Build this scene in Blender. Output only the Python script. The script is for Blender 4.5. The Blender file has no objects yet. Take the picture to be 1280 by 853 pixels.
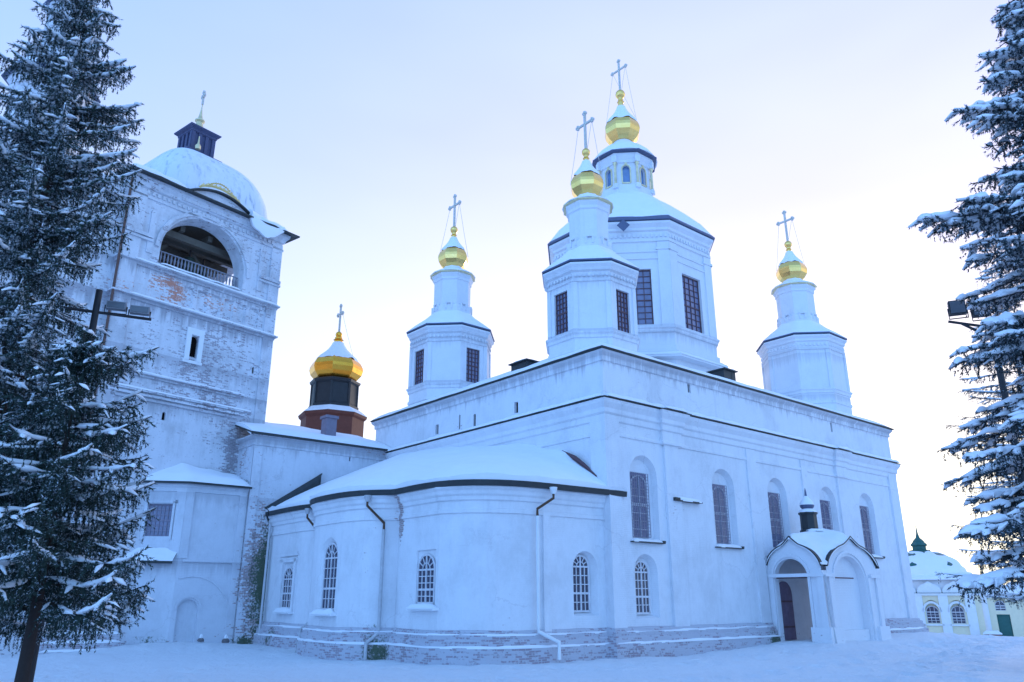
import bpy, bmesh, math, random
import numpy as np
from mathutils import Vector, Matrix, noise as mnoise
from mathutils.geometry import tessellate_polygon

random.seed(7)
R = math.radians
S = bpy.context.scene
COL = S.collection

# ------------------------------------------------------------------ camera
cam = bpy.data.cameras.new("camera")
cam.sensor_width = 36.0
cam.lens = 36.0 * 968 / 1280
cam.clip_start = 0.1
cam.clip_end = 4000
camo = bpy.data.objects.new("camera", cam)
COL.objects.link(camo)
camo.location = (0, 0, 1.7)
camo.rotation_euler = (R(90 + 18.4), 0, R(50 - 90))
S.camera = camo

# ------------------------------------------------------------------ sky and sun
SUN_EL, SUN_HEAD = 4.0, 22.0          # heading measured from +X towards +Y
world = bpy.data.worlds.new("World")
S.world = world
world.use_nodes = True
wt = world.node_tree
for n_ in list(wt.nodes):
    wt.nodes.remove(n_)


class NT:
    """small helper for writing node graphs"""
    def __init__(s, tree):
        s.t = tree

    def __call__(s, kind, ins=None, **props):
        n = s.t.nodes.new(kind)
        for k, v in props.items():
            setattr(n, k, v)
        for k, v in (ins or {}).items():
            if hasattr(v, "is_output"):
                s.t.links.new(v, n.inputs[k])
            else:
                n.inputs[k].default_value = v
        return n

    def math(s, op, a, b=0.0, c=0.0, clamp=False):
        n = s("ShaderNodeMath", {0: a, 1: b, 2: c}, operation=op)
        n.use_clamp = clamp
        return n.outputs[0]

    def vmath(s, op, a, b=(0, 0, 0)):
        n = s("ShaderNodeVectorMath", {0: a, 1: b}, operation=op)
        return n.outputs["Value"] if op in ("DOT_PRODUCT", "LENGTH", "DISTANCE") else n.outputs["Vector"]

    def mix(s, f, a, b, blend="MIX"):
        n = s("ShaderNodeMix", data_type="RGBA", blend_type=blend)
        for i, v in ((0, f), (6, a), (7, b)):
            if hasattr(v, "is_output"):
                s.t.links.new(v, n.inputs[i])
            else:
                n.inputs[i].default_value = v if i == 0 else (tuple(v) + (1,) if len(v) == 3 else v)
        return n.outputs[2]

    def step(s, v, lo, hi):
        n = s("ShaderNodeMapRange", {0: v, 1: lo, 2: hi, 3: 0.0, 4: 1.0}, interpolation_type="SMOOTHSTEP")
        return n.outputs[0]

    def noise(s, vec, scale, detail=4.0, rough=0.55):
        n = s("ShaderNodeTexNoise", {"Vector": vec, "Scale": scale, "Detail": detail, "Roughness": rough})
        return n.outputs["Fac"]


w = NT(wt)
sky = w("ShaderNodeTexSky", sky_type="NISHITA", sun_disc=False, sun_elevation=R(SUN_EL),
        sun_rotation=R(90 - SUN_HEAD), altitude=100, air_density=1.0, dust_density=1.2, ozone_density=3.0)
dirv = w("ShaderNodeTexCoord").outputs["Generated"]
sund = (math.cos(R(SUN_EL)) * math.cos(R(SUN_HEAD)), math.cos(R(SUN_EL)) * math.sin(R(SUN_HEAD)), math.sin(R(SUN_EL)))
dt = w.vmath("DOT_PRODUCT", dirv, sund)
zc = w.math("MAXIMUM", w("ShaderNodeSeparateXYZ", {0: dirv}).outputs[2], 0.0)
front = w.math("MULTIPLY_ADD", dt, 0.5, 0.5)
back = w.math("SUBTRACT", 1.0, front)
dim = w.math("MULTIPLY_ADD", zc, -0.62, 1.22)            # the sky away from the sun is deepest overhead
low_air = w.math("POWER", w.math("SUBTRACT", 1.0, zc), 2.0)
f2 = w.math("POWER", front, 2.0)
cl = w.noise(w.vmath("MULTIPLY", dirv, (1.0, 1.0, 3.0)), 1.7, 3.0)
veil = w.math("MULTIPLY_ADD", cl, 0.38, 0.81)         # thin uneven high cloud
lobes = [(w.math("MULTIPLY", f2, veil), (0.44, 0.63, 1.15)), (w.math("MULTIPLY", w.math("POWER", front, 4.0), veil), (0.12, 0, 0)),
         (w.math("MULTIPLY", f2, low_air), (1.08, 0.5, 0)), (w.math("MULTIPLY", w.math("POWER", front, 1.2), w.math("POWER", w.math("SUBTRACT", 1.0, zc), 3.0)), (0, 0.46, 0.07)), (w.math("MULTIPLY", back, dim), (0.02, 0.58, 1.62)), (w.math("MULTIPLY", w.math("POWER", back, 2.0), dim), (0.54, 0.55, 0.6))]
cold = w.mix(1.0, sky.outputs[0], (0.1, 0.1, 0.12), "MULTIPLY")
acc = w("ShaderNodeBackground", {0: cold, 1: 0.05}).outputs[0]
for fac_, c_ in lobes:
    k_ = max(c_)
    if k_ <= 0:
        continue
    bg_ = w("ShaderNodeBackground", {0: (c_[0] / k_, c_[1] / k_, c_[2] / k_, 1), 1: w.math("MULTIPLY", fac_, k_)})
    acc = w("ShaderNodeAddShader", {0: acc, 1: bg_.outputs[0]}).outputs[0]
w("ShaderNodeOutputWorld", {0: acc})

sl = bpy.data.lights.new("sun", "SUN")
sl.energy = 1.0
sl.angle = R(10)
sl.color = (1.0, 0.86, 0.72)
slo = bpy.data.objects.new("sun", sl)
COL.objects.link(slo)
slo.rotation_euler = Vector(sund).to_track_quat("Z", "Y").to_euler()

S.view_settings.view_transform = "Standard"
S.view_settings.look = "None"
S.view_settings.exposure = 0.32
S.view_settings.gamma = 1.0
S.view_settings.use_curve_mapping = False


# ------------------------------------------------------------------ materials
def new_mat(name):
    m = bpy.data.materials.new(name)
    m.use_nodes = True
    t = m.node_tree
    for n in list(t.nodes):
        t.nodes.remove(n)
    return m, NT(t)


def finish(n, col, rough=0.9, metal=0.0, bump=None, strength=0.3, dist=0.02, spec=0.3, **kw):
    ins = {"Base Color": col if hasattr(col, "is_output") else tuple(col) + (1,), "Roughness": rough,
           "Metallic": metal, "Specular IOR Level": spec}
    ins.update(kw)
    if bump is not None:
        b = n("ShaderNodeBump", {"Height": bump, "Strength": strength, "Distance": dist})
        ins["Normal"] = b.outputs[0]
    p = n("ShaderNodeBsdfPrincipled", ins)
    n("ShaderNodeOutputMaterial", {0: p.outputs[0]})


def plain(name, col, rough=0.6, metal=0.0, var=0.25, scale=6.0, bump=0.15, spec=0.3):
    m, n = new_mat(name)
    pos = n("ShaderNodeNewGeometry").outputs["Position"]
    f = n.noise(pos, scale, 5.0)
    lo = tuple(c * (1 - var) for c in col)
    hi = tuple(min(1, c * (1 + var)) for c in col)
    finish(n, n.mix(f, lo, hi), rough, metal, f, bump, 0.01, spec)
    return m


def plaster(name, white=(0.79, 0.80, 0.84), brick=(0.26, 0.17, 0.17), worn=0.0, foot=1.0, streak=0.25, patches=(), moss=(), blotch=0.0, drips=(), cracks=0.0,
            red=(), bw=0.19, bh=0.058):
    """lime-washed brick: the wash has come off single bricks and whole patches; streaks, rising damp, moss"""
    m, n = new_mat(name)
    pos = n("ShaderNodeNewGeometry").outputs["Position"]
    uv = n("ShaderNodeUVMap", uv_map="uv").outputs[0]
    bt = n("ShaderNodeTexBrick", {"Vector": uv, "Color1": (0, 0, 0, 1), "Color2": (1, 1, 1, 1), "Mortar": (0.3, 0.3, 0.3, 1), "Scale": 1.0,
                                  "Mortar Size": 0.008, "Mortar Smooth": 0.4, "Bias": 0.0,
                                  "Brick Width": bw, "Row Height": bh})
    rnd = bt.outputs["Color"]
    mort = bt.outputs["Fac"]
    big = n.noise(pos, 0.38, 6.0, 0.62)
    mid = n.noise(pos, 1.7, 5.0, 0.65)
    fine = n.noise(pos, 14.0, 5.0, 0.6)
    z = n("ShaderNodeSeparateXYZ", {0: pos}).outputs[2]
    # wear field
    f = n.math("ADD", n.math("MULTIPLY", big, 0.55), n.math("MULTIPLY", mid, 0.45))
    f = n.math("ADD", f, worn - 0.5)
    if foot:
        damp = n.math("SUBTRACT", 1.0, n.step(z, 0.25, 1.15))
        f = n.math("ADD", f, n.math("MULTIPLY", damp, 0.17 * foot))
    for (c, rad, amt) in patches:
        d = n.vmath("LENGTH", n.vmath("DIVIDE", n.vmath("SUBTRACT", pos, c), rad))
        f = n.math("ADD", f, n.math("MULTIPLY", n.math("SUBTRACT", 1.0, n.step(d, 0.2, 1.0)), amt))
    thr = n.math("ADD", f, n.math("MULTIPLY", n.math("SUBTRACT", rnd, 0.5), 0.30))
    thr = n.math("ADD", thr, n.math("MULTIPLY", n.math("SUBTRACT", fine, 0.5), 0.55))
    worn_mask = n.math("MULTIPLY", n.step(thr, 0.20, 0.34), 0.85)
    tone = n.mix(mid, tuple(c * 0.90 for c in white), white)
    tone = n.mix(n.math("MULTIPLY", n.step(fine, 0.35, 0.75), 0.12), tone, tuple(c * 0.72 for c in white))
    sp = n.vmath("MULTIPLY", uv, (2.6, 0.16, 1.0))
    sk = n.noise(sp, 1.0, 6.0, 0.7)
    skm = n.math("MULTIPLY", n.step(sk, 0.52, 0.78), streak)
    tone = n.mix(skm, tone, tuple(c * 0.52 for c in white))
    for (zt, ln_, amt) in drips:
        dz_ = n.math("DIVIDE", n.math("SUBTRACT", zt, z), ln_)
        reach = n.noise(n.vmath("MULTIPLY", uv, (4.5, 0.05, 1.0)), 1.0, 6.0, 0.75)
        dm = n.math("MULTIPLY", n.step(n.math("SUBTRACT", n.math("MULTIPLY", reach, 1.9), n.math("ADD", dz_, 0.42)), 0.0, 0.45), n.step(dz_, -0.02, 0.0))
        tone = n.mix(n.math("MULTIPLY", dm, amt), tone, (0.26, 0.255, 0.30))
    if blotch:
        bl = n.math("ADD", n.math("MULTIPLY", n.noise(pos, 0.55, 6.0, 0.7), 0.7), n.math("MULTIPLY", n.noise(n.vmath("MULTIPLY", pos, (1.2, 1.2, 0.35)), 2.6, 6.0, 0.75), 0.3))
        tone = n.mix(n.math("MULTIPLY", n.step(bl, 0.44, 0.66), blotch), tone, tuple(c * 0.42 for c in white))
    bcol = n.mix(rnd, tuple(c * 0.7 for c in brick), tuple(c * 1.3 for c in brick))
    bcol = n.mix(n.math("MULTIPLY", mort, 0.8), bcol, tuple(c * 0.62 for c in white))
    for (c, rad) in red:
        d = n.vmath("LENGTH", n.vmath("DIVIDE", n.vmath("SUBTRACT", pos, c), rad))
        rm = n.math("SUBTRACT", 1.0, n.step(n.math("ADD", d, n.math("MULTIPLY", mid, 0.8)), 1.0, 1.5))
        bcol = n.mix(rm, bcol, n.mix(rnd, (0.42, 0.13, 0.07), (0.55, 0.2, 0.10)))
    if cracks:
        wv = n.vmath("ADD", pos, n.vmath("MULTIPLY", n("ShaderNodeTexNoise", {"Vector": pos, "Scale": 1.3, "Detail": 6.0, "Roughness": 0.7}).outputs["Color"], (0.7, 0.7, 0.7)))
        vd = n("ShaderNodeTexVoronoi", {"Vector": wv, "Scale": 0.55}, feature="DISTANCE_TO_EDGE").outputs["Distance"]
        ck = n.math("MULTIPLY", n.math("SUBTRACT", 1.0, n.step(vd, 0.003, 0.012)), n.step(n.noise(pos, 0.45, 3.0), 0.50, 0.62))
        tone = n.mix(n.math("MULTIPLY", ck, cracks), tone, (0.28, 0.26, 0.30))
    col = n.mix(worn_mask, tone, bcol)
    for (c, rad) in moss:
        d = n.vmath("LENGTH", n.vmath("DIVIDE", n.vmath("SUBTRACT", pos, c), rad))
        mm = n.math("ADD", n.math("SUBTRACT", 1.0, d), n.math("MULTIPLY", n.math("SUBTRACT", n.math("ADD", n.math("MULTIPLY", fine, 0.7), n.math("MULTIPLY", mid, 0.5)), 0.6), 2.4))
        mm = n.math("MULTIPLY", n.step(mm, 0.15, 0.65), 0.92)
        col = n.mix(mm, col, n.mix(n.noise(pos, 22.0), (0.028, 0.055, 0.035), (0.10, 0.14, 0.08)))
    h = n.math("SUBTRACT", n.math("MULTIPLY", fine, 0.35), n.math("MULTIPLY", mort, 0.35))
    h = n.math("SUBTRACT", h, n.math("MULTIPLY", worn_mask, 0.6))
    h = n.math("ADD", h, n.math("MULTIPLY", mid, 0.8))
    finish(n, col, 0.92, 0.0, h, 0.45, 0.02, 0.15)
    return m


MAT = {}
MAT["wall"] = plaster("limewash_clean", blotch=0.24, cracks=0.18, drips=((9.62, 1.1, 0.5),), worn=-0.062, foot=1.0, streak=0.24,
                      patches=[((19.9, 17, 8.9), (0.35, 0.6, 0.8), 0.22), ((13.2, 21.2, 4.0), (0.7, 0.42, 1.3), 0.5),
                               ((18.2, 25, 8.2), (0.5, 0.5, 0.5), 0.2), ((22.6, 17, 8.5), (0.5, 0.4, 0.6), 0.16),
                               ((12.6, 22.0, 2.6), (0.8, 0.6, 2.6), 0.10)],
                      moss=[((12.9, 21.6, 0.3), (0.9, 0.8, 0.75)), ((12.5, 25.9, 0.35), (0.7, 0.6, 0.7)),
                            ((26.4, 16.7, 0.2), (0.8, 0.6, 0.6))])
MAT["plinth"] = plaster("plinth_brick", white=(0.52, 0.52, 0.58), brick=(0.25, 0.19, 0.22), worn=0.13, foot=0.5, streak=0.2,
                        moss=[((12.9, 21.6, 0.2), (0.7, 0.75, 0.65)), ((12.6, 25.9, 0.2), (0.6, 0.6, 0.6)), ((26.3, 16.6, 0.2), (0.7, 0.6, 0.6)),
                              ((13.0, 29.0, 0.3), (0.6, 0.9, 0.5))])
MAT["drum_wall"] = plaster("limewash_drum", cracks=0.12, drips=((11.1, .7, 0.3), (13.2, 1.0, 0.25), (13.5, 0.8, 0.2)), white=(0.79, 0.80, 0.84), worn=-0.10, foot=0, streak=0.30, blotch=0.12)
MAT["tower_wall"] = plaster("limewash_weathered", drips=((14.25, 1.0, 0.6), (12.8, 1.3, 0.7), (9.86, .7, 0.6), (9.0, 1.2, 0.4), (10.8, 1.2, .4)), white=(0.72, 0.73, 0.78), brick=(0.21, 0.175, 0.20), worn=0.135, foot=0.3, streak=0.35, blotch=0.50,
                            patches=[((10.6, 31.6, 11.2), (2.6, 2.0, 2.2), 0.11), ((9.3, 31.3, 10.3), (0.5, 1, 0.9), 0.1), ((7.9, 31.1, 13.5), (1.5, 1, 0.8), 0.20), ((10.2, 31.5, 13.6), (1.6, 1, 0.7), 0.10),
                                     ((11.6, 31.9, 7.0), (0.55, 1.2, 2.2), 0.24), ((9.5, 31.4, 9.3), (4, 1.5, 0.5), 0.08), ((8.9, 31.3, 15.5), (3.4, 2, 1.2), -0.07)],
                            red=[((7.9, 31.1, 13.45), (1.3, 0.9, 0.75)), ((6.3, 30.7, 13.3), (0.8, 0.8, 0.6)), ((10.2, 31.5, 13.6), (1.0, 0.7, 0.35))])
MAT["wing_wall"] = plaster("limewash_wing", cracks=0.2, drips=((7.95, 1.1, 0.45), (5.5, 1.0, 0.3), (3.0, 1.0, .3)), white=(0.68, 0.70, 0.76), worn=-0.02, foot=0.9, streak=0.28, blotch=0.25,
                           patches=[((12.5, 30.3, 2.4), (1.1, 1.0, 4.2), 0.4), ((17.2, 30.3, 7.9), (1.5, 1, 0.4), 0.16), ((11.9, 31.2, 6.4), (0.4, 1.0, 2.0), 0.16)],
                           moss=[((12.85, 30.3, 2.3), (0.85, 1.0, 3.3)), ((12.3, 30.3, 0.15), (0.6, 0.8, 0.35)), ((8.7, 30.3, 0.3), (0.9, 0.8, 0.3)), ((11.9, 30.8, 5.9), (0.4, 0.6, 0.4))])


def m_snow():
    m, n = new_mat("snow")
    pos = n("ShaderNodeNewGeometry").outputs["Position"]
    a = n.noise(pos, 2.2, 6.0, 0.6)
    b = n.noise(pos, 40.0, 3.0, 0.7)
    h = n.math("ADD", a, n.math("MULTIPLY", b, 0.12))
    finish(n, n.mix(a, (0.77, 0.79, 0.84), (0.86, 0.87, 0.90)), 0.75, 0, h, 0.35, 0.05, 0.25)
    return m


def m_ground():
    m, n = new_mat("trodden_snow")
    pos = n("ShaderNodeNewGeometry").outputs["Position"]
    a = n.noise(pos, 0.5, 5.0, 0.6)
    b = n.noise(pos, 5.0, 6.0, 0.7)
    c = n.noise(pos, 60.0, 3.0, 0.7)
    v = n("ShaderNodeTexVoronoi", {"Vector": pos, "Scale": 2.4, "Randomness": 1.0}, feature="SMOOTH_F1").outputs[0]
    foot = n.math("MULTIPLY", n.step(v, 0.12, 0.35), n.step(a, 0.42, 0.62))
    h = n.math("ADD", n.math("MULTIPLY", b, 0.9), n.math("MULTIPLY", c, 0.10))
    h = n.math("ADD", h, n.math("MULTIPLY", foot, 0.35))
    col = n.mix(b, (0.77, 0.81, 0.87), (0.86, 0.89, 0.93))
    finish(n, col, 0.8, 0, h, 0.9, 0.16, 0.2)
    return m


def m_gold(name="gilt_sheet", lo=(0.95, 0.55, 0.13), hi=(1.0, 0.72, 0.27)):
    m, n = new_mat(name)
    pos = n("ShaderNodeNewGeometry").outputs["Position"]
    a = n.noise(pos, 3.0, 5.0, 0.6)
    finish(n, n.mix(a, lo, hi), 0.24, 0.95, a, 0.35, 0.03)
    return m


def m_glass(name, col):
    m, n = new_mat(name)
    pos = n("ShaderNodeNewGeometry").outputs["Position"]
    a = n.noise(pos, 2.5, 3.0)
    finish(n, n.mix(a, tuple(c * 0.6 for c in col), tuple(c * 1.4 for c in col)), 0.12, 0, a, 0.25, 0.03, 0.6)
    return m


def m_needles(name, lo, hi):
    m, n = new_mat(name)
    pos = n("ShaderNodeNewGeometry").outputs["Position"]
    a = n.noise(pos, 1.6, 4.0)
    b = n.noise(pos, 30.0, 2.0)
    f = n.math("ADD", n.math("MULTIPLY", a, 0.6), n.math("MULTIPLY", b, 0.4))
    finish(n, n.mix(n.step(f, 0.3, 0.7), lo, hi), 0.7, 0, None, spec=0.2)
    return m


def m_frost(name="frosted_needles"):
    m, n = new_mat(name)
    pos = n("ShaderNodeNewGeometry").outputs["Position"]
    finish(n, n.mix(n.noise(pos, 20.0), (0.28, 0.35, 0.42), (0.62, 0.68, 0.75)), 0.85, 0, None, spec=0.2)
    return m


MAT["snow"] = m_snow()
MAT["ground"] = m_ground()
MAT["gold"] = m_gold()
MAT["deep_gold"] = m_gold("deep_orange_gilt", (0.85, 0.36, 0.03), (1.0, 0.52, 0.08))
MAT["dull_gold"] = plain("frosted_gilt", (0.72, 0.62, 0.38), 0.45, 0.4)
MAT["pane"] = m_glass("dark_pane", (0.055, 0.055, 0.095))
MAT["shade_pane"] = m_glass("dusty_pane", (0.16, 0.165, 0.27))
MAT["painted_dark"] = plain("painted_hollow_dark", (0.010, 0.008, 0.008), 0.95, spec=0.0)  # near-black colour standing for the shade inside openings
MAT["frame"] = plain("white_window_paint", (0.62, 0.62, 0.66), 0.6, bump=0.05)
MAT["rust"] = plain("rusty_iron_bar", (0.12, 0.065, 0.075), 0.7)
MAT["grille"] = plain("grey_grille_iron", (0.24, 0.22, 0.29), 0.7)
MAT["tin"] = plain("dark_roof_tin", (0.04, 0.046, 0.05), 0.5, 0.2)
MAT["tin_blue"] = plain("blue_grey_roof_tin", (0.10, 0.12, 0.20), 0.5, 0.2)
MAT["pipe"] = plain("painted_downpipe_tin", (0.48, 0.49, 0.52), 0.6, 0.1)
MAT["rust_pipe"] = plain("rusted_downpipe", (0.10, 0.055, 0.035), 0.8)
MAT["iron"] = plain("black_iron", (0.03, 0.03, 0.035), 0.6)
MAT["cross"] = plain("frosted_cross_metal", (0.58, 0.55, 0.50), 0.6, 0.2)
MAT["bronze"] = plain("bell_bronze", (0.06, 0.075, 0.06), 0.5, 0.5)
MAT["timber"] = plain("dark_belfry_timber", (0.17, 0.15, 0.125), 0.85)
MAT["brown"] = plain("red_brown_painted_sheet", (0.16, 0.055, 0.04), 0.7)
MAT["drum_dark"] = plain("dark_drum_sheet", (0.035, 0.04, 0.045), 0.5, 0.2)
MAT["door"] = plain("dull_purple_door_paint", (0.17, 0.13, 0.20), 0.7)
MAT["brickwork"] = plain("old_brick", (0.30, 0.17, 0.14), 0.9, scale=18)
MAT["bark"] = plain("spruce_bark", (0.035, 0.026, 0.024), 0.95, scale=20, bump=0.8)
MAT["needle"] = m_needles("spruce_needles", (0.014, 0.031, 0.028), (0.042, 0.072, 0.060))
MAT["needle_blue"] = m_needles("blue_spruce_needles", (0.02, 0.03, 0.035), (0.06, 0.085, 0.095))
MAT["frost"] = m_frost()
MAT["yellow"] = plain("pale_yellow_plaster", (0.78, 0.71, 0.52), 0.9, var=0.1)
MAT["white"] = plain("white_trim_plaster", (0.76, 0.77, 0.79), 0.9, var=0.08)
MAT["green"] = plain("green_copper_roof", (0.03, 0.12, 0.11), 0.5, 0.1)
MAT["lamp_glass"] = m_glass("floodlight_glass", (0.10, 0.11, 0.13))
MAT["porch_wall"] = plaster("limewash_porch", worn=-0.11, foot=0.9, streak=0.2, patches=[((28.6, 14.8, 1.3), (0.5, 0.5, 1.6), 0.14), ((26.7, 15.4, .5), (.6, .6, .5), .14)])
MAT["blue_pane"] = m_glass("pale_blue_pane", (0.16, 0.27, 0.48))
MAT["chimney_brick"] = plain("sooty_chimney_plaster", (0.22, 0.19, 0.24), 0.9)
MAT["frosted_iron"] = plain("frosted_lamp_iron", (0.26, 0.27, 0.30), 0.8)
MAT["stone"] = plain("dark_field_stone", (0.16, 0.15, 0.16), 0.9)
MAT["blue_paint"] = plain("dark_blue_lantern_paint", (0.07, 0.078, 0.15), 0.6)
MAT["frosted_gold"] = plain("frosted_gilt_ornament", (0.80, 0.62, 0.28), 0.5, 0.4)
MAT["railing_paint"] = plain("grey_railing_paint", (0.22, 0.22, 0.26), 0.7)
MAT["rust_orange"] = plain("rusty_orange_pipe", (0.13, 0.075, 0.062), 0.8)


def m_dome_snow():
    m, n = new_mat("snow_over_tin_seams")
    pos = n("ShaderNodeNewGeometry").outputs["Position"]
    uv = n("ShaderNodeUVMap", uv_map="uv").outputs[0]
    a = n.noise(pos, 1.3, 6.0, 0.65)
    s = n.noise(n.vmath("MULTIPLY", pos, (4.5, 4.5, 0.35)), 1.0, 5.0, 0.6)
    col = n.mix(n.step(s, .50, .72), (0.70, 0.74, 0.80), (0.40, 0.46, 0.55))
    finish(n, n.mix(n.step(a, .45, .75), col, (0.78, 0.81, 0.86)), 0.75, 0, n.math("ADD", a, s), 0.35, 0.05, 0.25)
    return m


MAT["dome_snow"] = m_dome_snow()


# ------------------------------------------------------------------ mesh building
def split(make, items, name, mats, parent, **kw):
    """one mesh object for every item"""
    out = []
    for it in items:
        mb_ = MB()
        make(mb_, it)
        out.append(mb_.build(name, mats, parent, **kw))
    return out


class MB:
    """collects polygons with a uv in metres (u along the wall, v up)"""
    def __init__(s):
        s.v, s.f, s.m, s.uv = [], [], [], []

    def poly(s, pts, mat=0, uv=None):
        i = len(s.v)
        pts = [Vector(p) for p in pts]
        s.v += pts
        s.f.append(tuple(range(i, i + len(pts))))
        s.m.append(mat)
        if uv is None:
            nrm = Vector((0, 0, 0))
            for a in range(len(pts)):
                p, q = pts[a], pts[(a + 1) % len(pts)]
                nrm += p.cross(q)
            if nrm.length < 1e-12 or abs(nrm.normalized().z) > 0.8:
                uv = [(p.x, p.y) for p in pts]
            else:
                t = Vector((-nrm.y, nrm.x, 0)).normalized()
                uv = [(p.dot(t), p.z) for p in pts]
        s.uv.append(uv)

    def box(s, x0, x1, y0, y1, z0, z1, fr=None, mat=0):
        g = fr or (lambda a, b, c: Vector((a, b, c)))
        c = [g(x, y, z) for z in (z0, z1) for x, y in ((x0, y0), (x1, y0), (x1, y1), (x0, y1))]
        for q in ((0, 1, 2, 3), (4, 5, 6, 7), (0, 1, 5, 4), (1, 2, 6, 5), (2, 3, 7, 6), (3, 0, 4, 7)):
            s.poly([c[k] for k in q], mat)

    def prism(s, pts, a, b, fr, mat=0):
        """outline pts [(s,z)] pulled from depth a to depth b in frame fr(s,d,z)"""
        n = len(pts)
        for i in range(n):
            p, q = pts[i], pts[(i + 1) % n]
            s.poly([fr(p[0], a, p[1]), fr(q[0], a, q[1]), fr(q[0], b, q[1]), fr(p[0], b, p[1])], mat)
        for d in (a, b):
            s.fill([pts], d, fr, mat)

    def fill(s, loops, d, fr, mat=0):
        L = [[Vector((p[0], p[1], 0)) for p in lp] for lp in loops]
        flat = [p for lp in loops for p in lp]
        for t in tessellate_polygon(L):
            s.poly([fr(flat[k][0], d, flat[k][1]) for k in t], mat, [(flat[k][0], flat[k][1]) for k in t])

    def lathe(s, prof, c, n=24, a0=0.0, mat=0, caps=True, sx=1.0):
        """prof [(r,z)] round the vertical axis at c"""
        rings = []
        for r, z in prof:
            rings.append([Vector((c[0] + r * math.cos(a0 + 2 * math.pi * k / n), c[1] + r * math.sin(a0 + 2 * math.pi * k / n), c[2] + z)) for k in range(n)])
        for i in range(len(prof) - 1):
            for k in range(n):
                k2 = (k + 1) % n
                u0, u1 = 2 * math.pi * k / n * prof[i][0], 2 * math.pi * (k + 1) / n * prof[i][0]
                s.poly([rings[i][k], rings[i][k2], rings[i + 1][k2], rings[i + 1][k]], mat,
                       [(u0, prof[i][1]), (u1, prof[i][1]), (u1, prof[i + 1][1]), (u0, prof[i + 1][1])])
        if caps:
            if prof[0][0] > 1e-4:
                s.poly(rings[0][::-1], mat)
            if prof[-1][0] > 1e-4:
                s.poly(rings[-1], mat)

    def tube(s, pts, r, n=8, mat=0):
        pts = [Vector(p) for p in pts]
        rings = []
        for i, p in enumerate(pts):
            d = (pts[min(i + 1, len(pts) - 1)] - pts[max(i - 1, 0)]).normalized()
            a = d.orthogonal().normalized() if i == 0 else (a - d * a.dot(d)).normalized()
            b = d.cross(a)
            rr = r[i] if isinstance(r, (list, tuple)) else r
            rings.append([p + (a * math.cos(2 * math.pi * k / n) + b * math.sin(2 * math.pi * k / n)) * rr for k in range(n)])
        for i in range(len(pts) - 1):
            for k in range(n):
                s.poly([rings[i][k], rings[i][(k + 1) % n], rings[i + 1][(k + 1) % n], rings[i + 1][k]], mat)
        s.poly(rings[0][::-1], mat)
        s.poly(rings[-1], mat)

    def sweep(s, path, prof, closed=False, mat=0, jitter=None):
        """prof [(out,z)] carried along the plan path; out is to the right of the walking direction"""
        n = len(path)
        P = [Vector((p[0], p[1])) for p in path]
        offs = []
        for i in range(n):
            if closed:
                d0, d1 = (P[i] - P[i - 1]).normalized(), (P[(i + 1) % n] - P[i]).normalized()
            else:
                d0 = (P[i] - P[i - 1]).normalized() if i else (P[1] - P[0]).normalized()
                d1 = (P[i + 1] - P[i]).normalized() if i < n - 1 else d0
            n0, n1 = Vector((d0.y, -d0.x)), Vector((d1.y, -d1.x))
            bis = n0 + n1
            if bis.length < 0.05:
                bis = n1
            bis.normalize()
            offs.append(bis / max(0.35, bis.dot(n1)))
        ln = [0.0]
        for i in range(1, n + 1):
            ln.append(ln[-1] + (P[i % n] - P[i - 1]).length)
        rows = []
        for i in range(n):
            jj = jitter(i) if jitter else [(0, 0)] * len(prof)
            rows.append([Vector((P[i].x + offs[i].x * (o + j[0]), P[i].y + offs[i].y * (o + j[0]), z + j[1])) for (o, z), j in zip(prof, jj)])
        for i in range(n if closed else n - 1):
            a, b = rows[i], rows[(i + 1) % n]
            for k in range(len(prof) - 1):
                v0 = prof[k][1] + (prof[k][0] - prof[k + 1][0]) * 0.0
                s.poly([a[k], b[k], b[k + 1], a[k + 1]], mat, [(ln[i], prof[k][1]), (ln[i + 1], prof[k][1]), (ln[i + 1], prof[k + 1][1]), (ln[i], prof[k + 1][1])])
        if not closed:
            s.poly(rows[0], mat)
            s.poly(rows[-1][::-1], mat)

    def grid(s, rows, mat=0, close_u=False):
        for i in range(len(rows) - 1):
            n = len(rows[i])
            for k in range(n if close_u else n - 1):
                s.poly([rows[i][k], rows[i][(k + 1) % n], rows[i + 1][(k + 1) % n], rows[i + 1][k]], mat)

    def build(s, name, mats, parent=None, smooth=False, merge=None, origin=None):
        me = bpy.data.meshes.new(name)
        o = Vector((0, 0, 0))
        if parent is not None:
            q = parent
            while q is not None:
                o += q.location
                q = q.parent
        elif origin is not None:
            o = Vector(origin)
        me.from_pydata([v - o for v in s.v], [], s.f)
        if not isinstance(mats, (list, tuple)):
            mats = [mats]
        for mt in mats:
            me.materials.append(MAT[mt] if isinstance(mt, str) else mt)
        uvl = me.uv_layers.new(name="uv")
        flat = [c for u in s.uv for p in u for c in p]
        uvl.data.foreach_set("uv", flat)
        me.polygons.foreach_set("material_index", s.m)
        bm = bmesh.new()
        bm.from_mesh(me)
        bmesh.ops.remove_doubles(bm, verts=bm.verts, dist=0.0008)
        bmesh.ops.recalc_face_normals(bm, faces=bm.faces)
        if smooth:
            for f_ in bm.faces:
                f_.smooth = True
            for e in bm.edges:
                if len(e.link_faces) == 2 and e.calc_face_angle(0) > R(smooth if smooth is not True else 40):
                    e.smooth = False
        bm.to_mesh(me)
        bm.free()
        ob = bpy.data.objects.new(name, me)
        COL.objects.link(ob)
        if parent is not None:
            ob.parent = parent
        else:
            ob.location = o
        return ob


def tag(o, label=None, cat=None, group=None, kind=None):
    for k, v in (("label", label), ("category", cat), ("group", group), ("kind", kind)):
        if v:
            o[k] = v
    return o


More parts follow.
